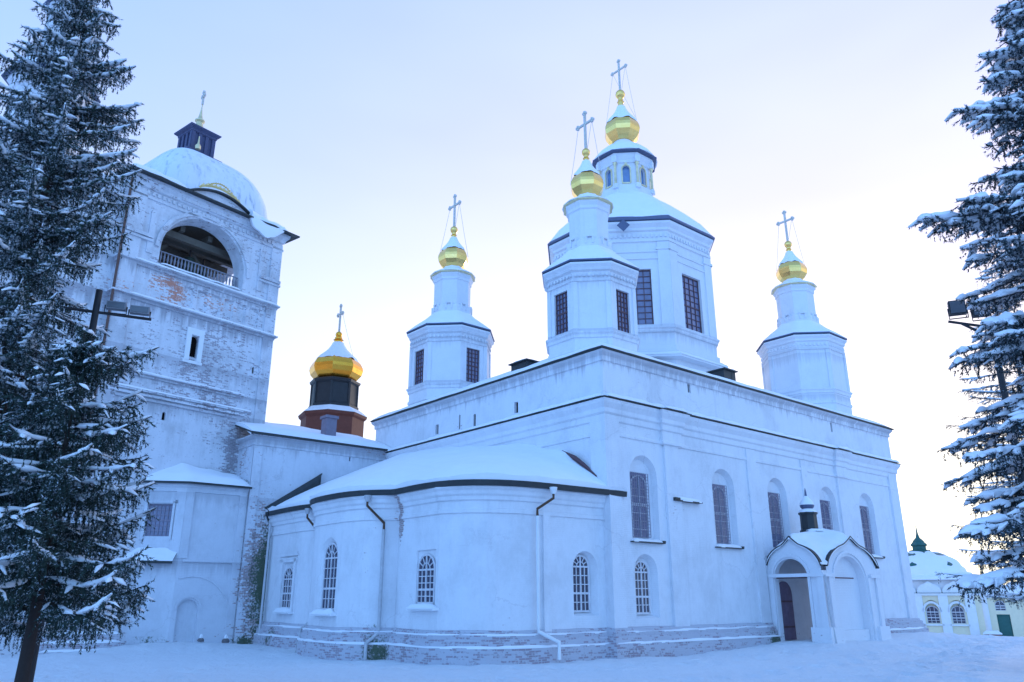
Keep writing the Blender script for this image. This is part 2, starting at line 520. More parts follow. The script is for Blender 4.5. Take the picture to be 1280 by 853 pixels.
def thing(name, loc, label, cat, group=None):
    o = bpy.data.objects.new(name, None)
    o.empty_display_size = 0.5
    COL.objects.link(o)
    o.location = loc
    return tag(o, label, cat, group)


def frame(x, y, ang):
    """wall frame: s runs along the wall, d points outwards (to the right of s), z up"""
    c, sn = math.cos(ang), math.sin(ang)
    return lambda s, d, z: Vector((x + c * s + sn * d, y + sn * s - c * d, z))


def arch_pts(s0, s1, z0, zs, n=14, rise=None):
    """opening outline with a round head: sides from z0 to the springing zs"""
    c, r = (s0 + s1) / 2, (s1 - s0) / 2
    h = r if rise is None else rise
    return [(s0, z0), (s1, z0)] + [(c + r * math.cos(math.pi * k / n), zs + h * math.sin(math.pi * k / n)) for k in range(n + 1)]


def rect_pts(s0, s1, z0, z1):
    return [(s0, z0), (s1, z0), (s1, z1), (s0, z1)]


def wall_panel(mb, fr, outline, ops=(), mat=0):
    """flat wall with recessed openings; an opening is (front outline, back outline, depth, closed, back material)"""
    mb.fill([outline] + [o[0] for o in ops], 0, fr, mat)
    for front, back, dep, closed, bm_ in ops:
        n = len(front)
        for i in range(n):
            j = (i + 1) % n
            mb.poly([fr(front[i][0], 0, front[i][1]), fr(front[j][0], 0, front[j][1]), fr(back[j][0], -dep, back[j][1]), fr(back[i][0], -dep, back[i][1])], mat)
        if closed:
            mb.fill([back], -dep, fr, bm_)


def nz(x, y=0.0, z=0.0):
    return mnoise.noise(Vector((x, y, z)))


def bar(mb, fr, a, b, wd, d0, d1, mat=0):
    """straight glazing bar from a to b ((s,z) points) with width wd between depths d0 and d1"""
    a, b = Vector((a[0], a[1])), Vector((b[0], b[1]))
    t = (b - a).normalized()
    p = Vector((-t.y, t.x)) * wd / 2
    mb.prism([tuple(a - p), tuple(b - p), tuple(b + p), tuple(a + p)], d0, d1, fr, mat)


def window(parent, fr, s0, s1, z0, z1, d, style, rows=5, name="window"):
    """one window: pane (own mesh), child frame with glazing bars, child grille or sill snow"""
    c, r = (s0 + s1) / 2, (s1 - s0) / 2
    mb = MB()
    arch = style in ("arch",)
    if arch:
        zs = z1 - r
        out = arch_pts(s0, s1, z0, zs, 16)
    else:
        out = rect_pts(s0, s1, z0, z1)
    mb.prism(out, d - 0.03, d, fr)
    nested = parent.parent is not None
    w_ = mb.build(name, "pane" if style in ("arch",) else "shade_pane", parent)
    fb = MB()
    a, b = d, d + 0.035
    th = 0.035
    if arch:
        bar(fb, fr, (c, z0), (c, z1), 0.05, a, b)
        for q in (-0.5, 0.5):
            bar(fb, fr, (c + q * r, z0), (c + q * r, zs), 0.026, a + .002, b - 0.006)
        for k in range(1, rows):
            zz = z0 + (zs - z0) * k / rows
            bar(fb, fr, (s0, zz), (s1, zz), 0.06 if k == 2 else 0.026, a + .004, b - 0.004)
        bar(fb, fr, (s0, zs), (s1, zs), 0.05, a + .005, b + 0.004)
        for k in (1, 2, 4, 5):
            an = math.pi * k / 6
            bar(fb, fr, (c + 0.45 * r * math.cos(an), zs + 0.45 * r * math.sin(an)), (c + r * .98 * math.cos(an), zs + r * .98 * math.sin(an)), 0.026, a + .006, b - 0.005)
        for k in range(8):
            a1, a2 = math.pi * k / 8, math.pi * (k + 1) / 8
            bar(fb, fr, (c + 0.45 * r * math.cos(a1), zs + 0.45 * r * math.sin(a1)), (c + 0.45 * r * math.cos(a2), zs + 0.45 * r * math.sin(a2)), 0.026, a + .007, b - 0.003)
        for i in range(len(out)):
            p, q = out[i], out[(i + 1) % len(out)]
            bar(fb, fr, p, q, 0.06, a + .001, b + 0.002)
        fb.build("frame", "frame", w_)
    elif style == "grille":
        # a pale wooden sash with an arched head seen through a flat iron grille
        zs = z0 + (z1 - z0) * 0.80
        for q in (0,):
            bar(fb, fr, (c, z0), (c, z1 - .1), 0.05, a, b)
        for zz in (z0 + (z1 - z0) * .5,):
            bar(fb, fr, (s0, zz), (s1, zz), 0.09, a + .002, b)
        for k in (0.12, 0.25, 0.37, 0.63, 0.75):
            bar(fb, fr, (s0 + .05, z0 + (z1 - z0) * k), (s1 - .05, z0 + (z1 - z0) * k), 0.022, a + .003, b - .01)
        for k in range(10):
            a1, a2 = math.pi * k / 10, math.pi * (k + 1) / 10
            bar(fb, fr, (c + .86 * r * math.cos(a1), zs + .75 * r * math.sin(a1)), (c + .86 * r * math.cos(a2), zs + .75 * r * math.sin(a2)), 0.05, a + .004, b - .004)
        for q in (-.86, .86):
            bar(fb, fr, (c + q * r, z0), (c + q * r, zs), 0.05, a + .005, b - .003)
        fb.build("frame", "frame", w_)
        gb = MB()
        g0, g1 = d + 0.06, d + 0.075
        n = 9
        for k in range(n + 1):
            ss = s0 + (s1 - s0) * k / n
            bar(gb, fr, (ss, z0), (ss, z1), 0.02, g0, g1)
        m_ = 20
        for k in range(m_ + 1):
            zz = z0 + (z1 - z0) * k / m_
            bar(gb, fr, (s0, zz), (s1, zz), 0.014, g0 - .014, g0 - .002)
        gb.build("grille", "grille", w_)
    elif style in ("tower", "lattice"):
        nc, nr = (4, 8) if style == "tower" else (6, 6)
        for k in range(nc + 1):
            ss = s0 + (s1 - s0) * k / nc
            bar(fb, fr, (ss, z0), (ss, z1), 0.05 if k in (0, nc) else 0.03, a, b)
        for k in range(nr + 1):
            zz = z0 + (z1 - z0) * k / nr
            bar(fb, fr, (s0, zz), (s1, zz), 0.06 if k in (0, nr, nr // 2) else 0.028, a + .003, b - .004)
        fb.build("frame", "rust" if style == "tower" else "grille", w_)
    return w_


def flat_window(parent, fr, s0, s1, z0, z1, d, nc, nr, bars, name="window", pane="shade_pane", arch=False):
    """a window that is itself a sub-part: pane and glazing bars in one mesh"""
    mb = MB()
    c, r = (s0 + s1) / 2, (s1 - s0) / 2
    out = arch_pts(s0, s1, z0, z1 - r, 10) if arch else rect_pts(s0, s1, z0, z1)
    mb.prism(out, d - 0.03, d, fr)
    a, b = d + .002, d + 0.04
    top = (z1 - r) if arch else z1
    for k in range(nc + 1):
        ss = s0 + (s1 - s0) * k / nc
        if arch and 0 < k < nc:
            zt = top + math.sqrt(max(0, r * r - (ss - c) ** 2))
        else:
            zt = top
        bar(mb, fr, (ss, z0), (ss, zt), 0.06 if k in (0, nc) else 0.03, a, b, 1)
    for k in range(nr + 1):
        zz = z0 + (top - z0) * k / nr
        bar(mb, fr, (s0, zz), (s1, zz), 0.06 if k in (0, nr, nr // 2) else 0.026, a + .003, b - .004, 1)
    if arch:
        for k in range(10):
            a1, a2 = math.pi * k / 10, math.pi * (k + 1) / 10
            bar(mb, fr, (c + r * math.cos(a1), top + r * math.sin(a1)), (c + r * math.cos(a2), top + r * math.sin(a2)), 0.06, a, b, 1)
    return mb.build(name, [pane, bars], parent)


def snow_strip(mb, pts, wd, th, seed=0.0, step=0.18, lump=0.5):
    """a ridge of settled snow along a 3d polyline pts: wd wide, th thick, uneven"""
    P = [Vector(p) for p in pts]
    fine = [P[0]]
    for a, b in zip(P, P[1:]):
        k = max(1, int((b - a).length / step))
        fine += [a.lerp(b, (i + 1) / k) for i in range(k)]
    rows = []
    for i, p in enumerate(fine):
        d = (fine[min(i + 1, len(fine) - 1)] - fine[max(i - 1, 0)])
        d.z = 0
        d = d.normalized() if d.length > 1e-6 else Vector((1, 0, 0))
        o = Vector((d.y, -d.x, 0))
        e = 0.15 if i in (0, len(fine) - 1) else 1.0
        j = 1 + lump * nz(p.x * 1.9 + seed, p.y * 1.9, p.z * 2 + seed)
        t = max(0.01, th * j * e)
        ww = wd / 2 * (1 + 0.3 * lump * nz(p.x * 2.7, p.y * 2.7 + seed, p.z))
        sec = [(-ww, -0.01), (-ww * .96, t * .45), (-ww * .6, t * .95), (0, t * 1.08), (ww * .6, t * .92), (ww * .98, t * .4), (ww, -0.03)]
        rows.append([p + o * a + Vector((0, 0, b)) for a, b in sec])
    mb.grid(rows)
    mb.poly(rows[0]); mb.poly(rows[-1][::-1])


# ------------------------------------------------------------------ ground
def ground_h(x, y):
    d = math.hypot(x, y)
    h = 0.0
    # banked snow against the south wall and the porch
    fx = max(0, min(1, (x - 21) / 6)) * max(0, min(1, (41 - x) / 3))
    h += 0.30 * fx * math.exp(-((y - 15.6) / 2.6) ** 2)
    # bank in front of the annex
    h += 0.26 * math.exp(-((x - 9.6) / 2.4) ** 2 - ((y - 30.2) / 1.8) ** 2)
    h += 0.10 * nz(x * 0.16, y * 0.16, 3.1) + 0.06 * nz(x * 0.55, y * 0.55, 7.7) + 0.035 * nz(x * 1.7, y * 1.7, 1.2) + .018 * nz(x * 3.8, y * 3.8, 2.2)
    tr = math.exp(-((y - (4.0 + 0.28 * x + 0.6 * nz(x * .2, 0))) / 1.2) ** 2)      # trodden path along the south side
    h += tr * (-0.07 + 0.12 * nz(x * 1.6, y * 1.6, 5) + 0.06 * nz(x * 3.3, y * 3.3, 9))
    if d > 42:
        h -= min(1.3, (d - 42) * 0.036)
    if d < 6:
        h *= d / 6
    return h


def build_ground():
    c = list(np.arange(-8, 4, 0.4)) + list(np.arange(4, 42, 0.15)) + list(np.arange(42, 48, .4))
    out = []
    stp, v = 0.6, 48.0
    while v < 900:
        v += stp
        stp *= 1.22
        out.append(v)
    neg = [-8 - (o - 48) for o in out]
    ax = neg[::-1] + c + out
    n = len(ax)
    A = np.array(ax)
    Z = np.array([[ground_h(x, y) for x in ax] for y in ax])
    # lines of footprints across the yard, with heaped rims
    rg = np.random.default_rng(5)
    trails = [[(6, 19), (10.2, 24), (10.3, 29.2)], [(9, 14), (13, 14.8), (20, 14.2), (26.3, 14.0)], [(14, 11.2), (24, 12.2), (27.2, 13.4)], [(18, 9), (30, 12.2), (41, 13.6)], [(20, 8), (31, 11.4), (42, 12.4)],
              [(4, 22.5), (9, 21.5), (12, 17), (16, 15.4), (25, 14.6)], [(28, 13.6), (34, 13.4), (41, 14.4)], [(23, 10.4), (33, 12.0), (41, 12.9)]]
    for tr in trails:
        for a, b in zip(tr, tr[1:]):
            L = math.hypot(b[0] - a[0], b[1] - a[1])
            ux, uy = (b[0] - a[0]) / L, (b[1] - a[1]) / L
            for k in range(int(L / .62)):
                s_ = k * .62 + rg.uniform(-.1, .1)
                o_ = (.16 if k % 2 else -.16) + rg.uniform(-.06, .06)
                px, py = a[0] + ux * s_ - uy * o_, a[1] + uy * s_ + ux * o_
                i0, i1 = np.searchsorted(A, (px - .7, px + .7))
                j0, j1 = np.searchsorted(A, (py - .7, py + .7))
                d2 = (A[None, i0:i1] - px) ** 2 + (A[j0:j1, None] - py) ** 2
                Z[j0:j1, i0:i1] += -.11 * np.exp(-d2 / .15 ** 2) + .035 * np.exp(-(np.sqrt(d2) - .3) ** 2 / .1 ** 2) * rg.uniform(.4, 1.3)
    V = [(x, y, float(Z[j, i])) for j, y in enumerate(ax) for i, x in enumerate(ax)]
    F = [(j * n + i, j * n + i + 1, (j + 1) * n + i + 1, (j + 1) * n + i) for j in range(n - 1) for i in range(n - 1)]
    me = bpy.data.meshes.new("snowy_ground")
    me.from_pydata(V, [], F)
    me.materials.append(MAT["ground"])
    me.polygons.foreach_set("use_smooth", [True] * len(F))
    o = bpy.data.objects.new("ground", me)
    COL.objects.link(o)
    o["kind"] = "structure"
    return o


build_ground()

# ------------------------------------------------------------------ cathedral: body
X0, X1, Y0, Y1 = 18.2, 38.5, 17.0, 31.66
ZE = 9.62
cath = thing("cathedral", (28.3, 24.3, 0), "large whitewashed cathedral with a round apse and gilt topped towers", "church")
FS = frame(0, Y0, 0.0)                      # south wall, s = X
FE = frame(X0, Y1, R(-90))                  # east wall, s = Y1 - Y
NICHE = [19.97, 24.40, 27.97, 31.85, 35.25]


def niche(c, hw, z0, zs, dep, bw, bz0, bzs):
    return (arch_pts(c - hw, c + hw, z0, zs, 14), arch_pts(c - bw, c + bw, bz0, bzs, 14), dep, True, 0)


def hole(s, z, w_, h_, dep=0.35):
    o = rect_pts(s - w_ / 2, s + w_ / 2, z - h_ / 2, z + h_ / 2)
    return (o, o, dep, True, 1)  # shallow recess, its back painted black for the darkness of a deeper hole


mb = MB()
ops = [niche(c, 0.68, 3.45, 5.58, 0.22, 0.62, 3.54, 5.52) for c in NICHE]
ops.append(niche(19.86, 0.56, 1.12, 2.50, 0.22, 0.46, 1.20, 2.48))
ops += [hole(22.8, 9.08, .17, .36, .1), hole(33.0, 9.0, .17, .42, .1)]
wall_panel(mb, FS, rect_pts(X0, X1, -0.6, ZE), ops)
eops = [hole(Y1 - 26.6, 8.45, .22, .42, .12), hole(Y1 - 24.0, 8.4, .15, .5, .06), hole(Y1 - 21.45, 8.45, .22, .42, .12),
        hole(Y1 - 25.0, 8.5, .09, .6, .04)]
wall_panel(mb, FE, rect_pts(0, Y1 - Y0, -0.6, ZE), eops)
wall_panel(mb, frame(X1, Y0, R(90)), rect_pts(0, Y1 - Y0, -0.6, ZE))
wall_panel(mb, frame(X1, Y1, R(180)), rect_pts(0, X1 - X0, -0.6, ZE))
# pilasters
for a, b in ((18.205, 18.78), (21.05, 21.8), (32.75, 33.5), (37.7, 38.495)):
    mb.box(a, b, -0.05, 0.09, -0.4, 7.4, FS)
mb.box(Y1 - Y0 - .6, Y1 - Y0 + 0.085, -0.05, 0.09, 5.0, 7.4, FE)
mb.box(26.0, 26.6, -.05, 0.06, -.4, 7.2, FS)
mb.box(29.9, 30.35, -.05, 0.06, -.4, 7.2, FS)
cpath = [(X0, Y1), (X0, Y0), (20.95, Y0), (20.95, Y0 - .12), (21.95, Y0 - .12), (21.95, Y0), (32.7, Y0), (32.7, Y0 - .12), (33.55, Y0 - .12), (33.55, Y0), (X1, Y0), (X1, Y1)]
mb.sweep(cpath, [(-0.05, 6.72), (0.05, 6.76), (0.05, 6.84), (0.012, 6.88), (0.012, 7.2), (0.07, 7.24), (0.07, 7.42), (0.13, 7.48), (0.13, 7.62), (0.24, 7.78), (0.27, 7.90), (-0.05, 7.93)], closed=True)
mb.sweep(cpath, [(-0.05, 8.0), (0.08, 8.02), (0.08, 8.10), (-0.05, 8.12)], closed=True)
mb.sweep([(X0, Y1), (X0, Y0), (X1, Y0), (X1, Y1)], [(-0.05, 9.22), (0.06, 9.26), (0.06, 9.42), (0.16, 9.52), (0.18, 9.60), (-.05, 9.62)], closed=True)
cw = mb.build("wall", ["wall", "painted_dark"], cath)

# string course flashing and its snow
mb = MB()


def wob(i):
    a = 0.025 * nz(i * 1.7, 2.2)
    return [(0, a)] * 4


fine = []
for a, b in zip(cpath, cpath[1:]):
    k = max(1, int(math.hypot(b[0] - a[0], b[1] - a[1]) / 0.8))
    fine += [(a[0] + (b[0] - a[0]) * i / k, a[1] + (b[1] - a[1]) * i / k) for i in range(k)]
fine.append(cpath[-1])
mb.sweep(fine, [(0.0, 7.935), (0.31, 7.915), (0.312, 7.932), (0.0, 8.03)], jitter=wob)
mb.build("ledge_flashing", "tin", cath)
mb = MB()
for a, b in zip(cpath, cpath[1:]):
    if a[0] < X0 + 1e-3 and b[0] < X0 + 1e-3:
        snow_strip(mb, [(X0 - .17, Y1, 7.99), (X0 - .17, Y0 - .15, 7.99)], 0.3, 0.10, 1.0)
    elif abs(a[1] - b[1]) < 1e-3 and b[0] > a[0]:
        snow_strip(mb, [(a[0] - .1, a[1] - .17, 7.99), (b[0] + .1, b[1] - .17, 7.99)], 0.3, 0.11, 2.0)
mb.build("ledge_snow", "snow", cath, smooth=True)

# plinth, following apse and south wall together
APSE = [(12.95, 30.3), (12.9, 28.85), (12.88, 27.35), (13.0, 26.55), (13.25, 26.2), (12.75, 26.0), (12.42, 25.45), (12.3, 24.75), (12.28, 23.1), (12.42, 22.35), (12.75, 21.75), (13.35, 21.45),
        (13.22, 21.1), (13.2, 20.35), (13.2, 19.0), (13.42, 18.45), (13.85, 17.95), (14.45, 17.6), (15.15, 17.42), (15.9, 17.36), (16.6, 17.32), (18.2, 17.22)]


def densify(path, st):
    o = []
    for a, b in zip(path, path[1:]):
        k = max(1, int(math.hypot(b[0] - a[0], b[1] - a[1]) / st))
        o += [(a[0] + (b[0] - a[0]) * i / k, a[1] + (b[1] - a[1]) * i / k) for i in range(k)]
    return o + [path[-1]]


def chaikin(path, keep=()):
    """round the corners of a plan path except at kept points"""
    o = [path[0]]
    for i in range(1, len(path) - 1):
        p, a, b = path[i], path[i - 1], path[i + 1]
        if i in keep:
            o.append(p)
            continue
        la, lb = math.hypot(p[0] - a[0], p[1] - a[1]), math.hypot(b[0] - p[0], b[1] - p[1])
        t = min(0.22, la * .3), min(0.22, lb * .3)
        o.append((p[0] + (a[0] - p[0]) * t[0] / la, p[1] + (a[1] - p[1]) * t[0] / la))
        o.append((p[0] + (b[0] - p[0]) * t[1] / lb, p[1] + (b[1] - p[1]) * t[1] / lb))
    return o + [path[-1]]


KEEP = (1, 2, 4, 7, 8, 11, 13, 14, 20)
pl = chaikin(APSE, KEEP) + [(18.24, Y0 - .05), (26.6, Y0 - .05)]
plf = densify(pl, 0.5)


def pj(i):
    a = 0.02 * nz(i * 0.9, 5.5)
    return [(a, a)] * 9


mb = MB()
mb.sweep(plf, [(-.05, .88), (.05, .85), (.07, .78), (.15, .74), (.15, .64), (.2, .61), (.21, .46), (.29, .42), (.31, -.6)], jitter=pj)
plf2 = densify([(31.2, Y0 - .05), (38.55, Y0 - .05), (38.55, Y1)], .6)
mb.sweep(plf2, [(-.05, .88), (.05, .85), (.07, .78), (.15, .74), (.15, .64), (.2, .61), (.21, .46), (.29, .42), (.31, -.6)], jitter=pj)
mb.build("plinth", "plinth", cath)
mb = MB()


def offset_path(path, o, z):
    out = []
    P = [Vector(p) for p in path]
    for i, p in enumerate(P):
        d = (P[min(i + 1, len(P) - 1)] - P[max(i - 1, 0)]).normalized()
        out.append((p.x + d.y * o, p.y - d.x * o, z))
    return out


snow_strip(mb, offset_path(plf, 0.25, 0.435), 0.10, 0.035, 3.0, lump=1.2)
snow_strip(mb, offset_path(plf, 0.11, 0.75), 0.08, 0.025, 4.0, lump=1.2)
snow_strip(mb, offset_path(plf2, 0.25, 0.435), 0.10, 0.04, 5.0, lump=1.2)
mb.build("plinth_snow", "snow", cath, smooth=True)

# upper and lower windows of the south wall
for c in NICHE:
    window(cath, FS, c - 0.52, c + 0.36, 3.60, 5.68, -0.22 + 0.03, "grille")
window(cath, FS, 19.46, 20.14, 1.26, 2.84, -0.19, "arch")
split(lambda m, c: snow_strip(m, [(c - .74, Y0 + .06, 3.45), (c + .74, Y0 + .06, 3.45)], .34, .10, c), NICHE, "sill_snow", "snow", cath, smooth=True)
split(lambda m, c: (m.box(c - .80, c + .80, -0.05, 0.12, 3.405, 3.44, FS), m.box(c + .68, c + .79, -.05, .14, 3.44, 3.5, FS)), NICHE, "sill_flashing", "tin", cath)
# broken flashing of an old roof between the first two windows
mb = MB()
mb.box(21.35, 22.85, -.02, 0.18, 4.86, 4.90, FS)
mb.box(21.35, 21.6, -.02, 0.2, 4.90, 4.97, FS)
snow_strip(mb, [(21.4, Y0 - .09, 4.9), (22.8, Y0 - .09, 4.9)], .18, .11, 8)
o_ = mb.build("ledge_flashing", "tin", cath)
o_.data.materials.append(MAT["snow"])
for p_ in o_.data.polygons:
    if p_.index >= 12:
        p_.material_index = 1

# ------------------------------------------------------------------ cathedral: apse
aw = chaikin(APSE, KEEP)
ZA = 4.80
mb = MB()
WIN = {}
for a, b in zip(aw, aw[1:]):
    ln = math.hypot(b[0] - a[0], b[1] - a[1])
    f = frame(a[0], a[1], math.atan2(b[1] - a[1], b[0] - a[0]))
    ops = []
    if ln > 1.2:
        if abs(a[0] - 13.2) < .03 and abs(a[1] - 20.35) < .05:           # south lobe
            s0, s1 = 20.35 - 20.06, 20.35 - 19.20
            fo = rect_pts(s0 - .06, s1 + .06, 1.50, 3.06)
            ops.append((fo, rect_pts(s0 - .05, s1 + .05, 1.51, 3.05), .06, True, 0))
            WIN["south"] = (f, s0, s1, 1.58, 2.93, -.035)
        elif abs(a[0] - 12.3) < .03 and a[1] > 24:                        # middle lobe
            s0, s1 = 24.75 - 24.38, 24.75 - 23.45
            ops.append((arch_pts(s0 - .16, s1 + .10, 1.30, 3.02, 14), arch_pts(s0 - .02, s1 + .02, 1.36, 2.96, 14), .13, True, 0))
            WIN["middle"] = (f, s0, s1, 1.38, 3.42, -.10)
        elif abs(a[0] - 12.9) < .03 and a[1] > 28:                        # north lobe
            s0, s1 = 28.85 - 28.62, 28.85 - 27.78
            ops.append((rect_pts(s0 - .05, s1 + .05, 1.32, 2.95), rect_pts(s0 - .04, s1 + .04, 1.34, 2.93), .05, True, 0))
            WIN["north"] = (f, s0, s1, 1.38, 2.80, -.03)
        elif a[0] > 16.3:                                                  # south flank
            s0, s1 = 17.0 - a[0], 17.66 - a[0]
            ops.append((arch_pts(s0 - .10, s1 + .22, 1.22, 2.58, 14), arch_pts(s0 - .04, s1 + .05, 1.30, 2.62, 14), .22, True, 0))
            WIN["flank"] = (f, s0, s1, 1.34, 2.95, -.19)
    wall_panel(mb, f, rect_pts(0, ln, -0.6, ZA + .1), ops)
awf = densify(aw, 0.4)
mb.sweep(awf, [(-.03, 4.02), (.05, 4.05), (.05, 4.15), (.01, 4.18), (.01, 4.38), (.07, 4.42), (.07, 4.52), (.12, 4.58), (.13, 4.68), (.2, 4.76), (.2, 4.84), (-.05, 4.86)])
# casing of the north window, narrow pilaster strips, the reveal beside the side wing
f = WIN["north"][0]
s0, s1 = WIN["north"][1:3]
for q in (rect_pts(s0 - .30, s0 - .06, 1.25, 3.1), rect_pts(s1 + .06, s1 + .22, 1.25, 3.1), rect_pts(s0 - .34, s1 + .26, 2.98, 3.14), rect_pts(s0 - .38, s1 + .3, 3.2, 3.34)):
    mb.prism(q, -.02, .07, f)
f = frame(15.9, 17.36, math.atan2(-.04, .7))
mb.prism(rect_pts(-.16, .10, .6, 4.1), -.03, .06, f)
ap = mb.build("apse_wall", ["wall", "painted_dark"], cath)
for k in ("south", "middle", "north", "flank"):
    f, s0, s1, z0, z1, d = WIN[k]
    window(cath, f, s0, s1, z0, z1, d, "arch", rows=4 if k == "north" else 5)
def apse_sill(m, k):
    f, s0, s1, z0, z1, d = WIN[k]
    snow_strip(m, [f(s0 - .22, .10, z0 - .13), f(s1 + .22, .10, z0 - .13)], .26, .12, z1)
    m.box(s0 - .26, s1 + .26, -.02, .2, z0 - .2, z0 - .13, f)


split(apse_sill, ("south", "middle", "north"), "sill", "snow", cath, smooth=True)

# apse roof: eave curve lofted up to the east wall
eave = densify(chaikin(APSE, KEEP), 0.35)
eave = [p for p in offset_path(eave, 0.30, 4.95)]
eave = [(p[0], p[1]) for p in eave]
eave[0] = (eave[0][0], 30.28)
eave[-1] = (18.95, 16.86)
# light smoothing of the offset curve
for _ in range(3):
    eave = [eave[0]] + [((eave[i - 1][0] + 2 * eave[i][0] + eave[i + 1][0]) / 4, (eave[i - 1][1] + 2 * eave[i][1] + eave[i + 1][1]) / 4) for i in range(1, len(eave) - 1)] + [eave[-1]]
WY = [16.9, 17.4, 18.73, 18.95, 21.0, 23.36, 25.6, 27.8, 30.3]
WZ = [4.97, 5.25, 6.20, 6.32, 6.85, 7.12, 7.40, 7.58, 7.70]


def roof_rows(lift, amp, nrow=14, tmax=1.0):
    cum = [0]
    for a, b in zip(eave, eave[1:]):
        cum.append(cum[-1] + math.hypot(b[0] - a[0], b[1] - a[1]))
    rows = []
    for j in range(nrow + 1):
        t = j / nrow * tmax
        row = []
        for i, e in enumerate(eave):
            q = cum[i] / cum[-1]
            # the southern flank fans into the corner
            wy = 30.28 - (30.28 - 16.95) * (q ** 1.15)
            zw = float(np.interp(wy, WY, WZ))
            x = e[0] + (X0 + .02 - e[0]) * t
            if e[0] > X0:
                x = e[0] + (X0 - .02 - e[0]) * t
            y = e[1] + (wy - e[1]) * t
            zz = 4.95 + (zw - 4.95) * (t ** 0.86)
            edge = 1.0
            if lift:
                edge = min(1, (t / 0.05 + .55)) if t < .05 else 1
                edge *= min(1.0, .3 + 8 * (1 - q), .15 + 6 * q)
                zz += (lift * (1 + .35 * nz(x * .8, y * .8, 2)) + amp * nz(x * 1.7, y * 1.7, 6)) * edge
            row.append(Vector((x, y, zz)))
        rows.append(row)
    return rows


mb = MB()
rr = roof_rows(0, 0)
mb.grid(rr)
mb.sweep(eave, [(-.30, 4.83), (-.02, 4.79), (.0, 4.80), (.02, 4.955), (-.02, 4.96)])
rf = mb.build("apse_roof", "tin", cath)
mb = MB()
rows = roof_rows(0.17, 0.06, 18)
lip = [Vector((p.x, p.y, 4.965)) for p in rows[0]]
# rounded snow lip at the eave
out = offset_path(eave, 0.035, 0)
mid_ = [Vector((out[i][0], out[i][1], 5.0 + .09 * (1 + 1.3 * nz(i * .35, 3.3) + .6 * nz(i * 1.1, 8.3)))) for i in range(len(out))]
mb.grid([lip, mid_] + rows)
mb.build("snow", "snow", rf, smooth=60)
# sheet metal upstand where the roof meets the side wing, and the bare flashing at its south end
mb = MB()
mb.poly([(12.62, 30.255, 4.93), (14.9, 30.255, 6.72), (14.9, 30.255, 6.2), (12.75, 30.255, 4.6)])
mb.poly([(12.55, 30.25, 5.12), (14.95, 30.25, 6.74), (14.7, 29.95, 6.42), (12.6, 29.95, 4.98)])
mb.poly([(12.6, 29.95, 4.98), (14.7, 29.95, 6.42), (14.7, 29.95, 6.1), (12.6, 29.95, 4.8)])
mb.build("roof_upstand", "tin", cath)
mb = MB()
mb.tube([(18.12, 18.95, 6.46), (18.06, 18.3, 6.14), (18.08, 17.9, 5.86), (18.1, 17.35, 5.42)], [.035, .09, .07, .02], 6)
mb.build("bare_flashing", "rust", cath)


# downpipes of the apse
def downpipe(p_top, p_wall, z_bend, z_bot, kick, mats=("rust_pipe", "pipe")):
    mb = MB()
    a, b = Vector(p_top), Vector(p_wall)
    mb.lathe([(.06, 0), (.11, .12), (.12, .2)], (a.x, a.y, a.z - .16), 8, mat=1)
    mb.tube([a, a - Vector((0, 0, .28)), (b.x, b.y, z_bend + .1), (b.x, b.y, z_bend - .12)], .04, 8, 0)
    mb.tube([(b.x, b.y, z_bend - .1), (b.x, b.y, z_bot + .85)], .052, 8, 1)
    mb.tube([(b.x, b.y, z_bot + .87), (b.x, b.y, z_bot + .72), (b.x + kick[0], b.y + kick[1], z_bot + .45), (b.x + kick[0], b.y + kick[1], z_bot)], .055, 8, 1)
    mb.build("downpipe", list(mats), cath, smooth=50)


downpipe((12.4, 21.85, 4.75), (12.88, 21.58, 3.75), 3.85, .0, (-.42, -.02))
downpipe((12.65, 26.55, 4.75), (12.92, 26.18, 3.4), 3.9, .25, (-.3, .12), )
downpipe((15.85, 16.98, 4.8), (15.42, 17.22, 3.6), 4.1, .1, (.42, -.38), ("rust_pipe", "white"))
mb = MB()
mb.tube([(12.78, 30.05, 4.5), (12.74, 30.0, .3), (12.6, 29.9, 0)], .05, 8)
mb.build("downpipe", "pipe", cath, smooth=50)
mb = MB()
mb.box(-.14, .14, -.02, .05, .3, .52, frame(13.1, 20.6, R(-90)))
mb.build("vent_plate", "iron", cath)

# ------------------------------------------------------------------ cathedral: main roof
OV = 0.22
RZ0, RZ1 = 9.66, 13.15
ex0, ex1, ey0, ey1 = X0 - OV, X1 + OV, Y0 - OV, Y1 + OV
ym = (ey0 + ey1) / 2
hw = (ey1 - ey0) / 2
rx0, rx1 = ex0 + hw, ex1 - hw


def hip_rows(lift, amp, n=30, inset=0.0):
    """concentric rings of the hip roof, eave to ridge"""
    rows = []
    per = 26
    for j in range(n + 1):
        t = j / n
        a, b, c, d = ex0 + inset + (rx0 - ex0 - inset) * t, ex1 - inset + (rx1 - ex1 + inset) * t, ey0 + inset + (ym - ey0 - inset) * t, ey1 - inset + (ym - ey1 + inset) * t
        ring = []
        for (p, q) in (((a, c), (b, c)), ((b, c), (b, d)), ((b, d), (a, d)), ((a, d), (a, c))):
            for k in range(per):
                u = k / per
                x, y = p[0] + (q[0] - p[0]) * u, p[1] + (q[1] - p[1]) * u
                z = RZ0 + (RZ1 - RZ0) * t
                if lift:
                    e = 1.0 if t > .04 else (.35 if t == 0 else .9)
                    z += (lift * (1 + .4 * nz(x * .7, y * .7, 9)) + amp * nz(x * 1.8, y * 1.8, 4)) * e
                ring.append(Vector((x, y, z)))
        rows.append(ring)
    return rows


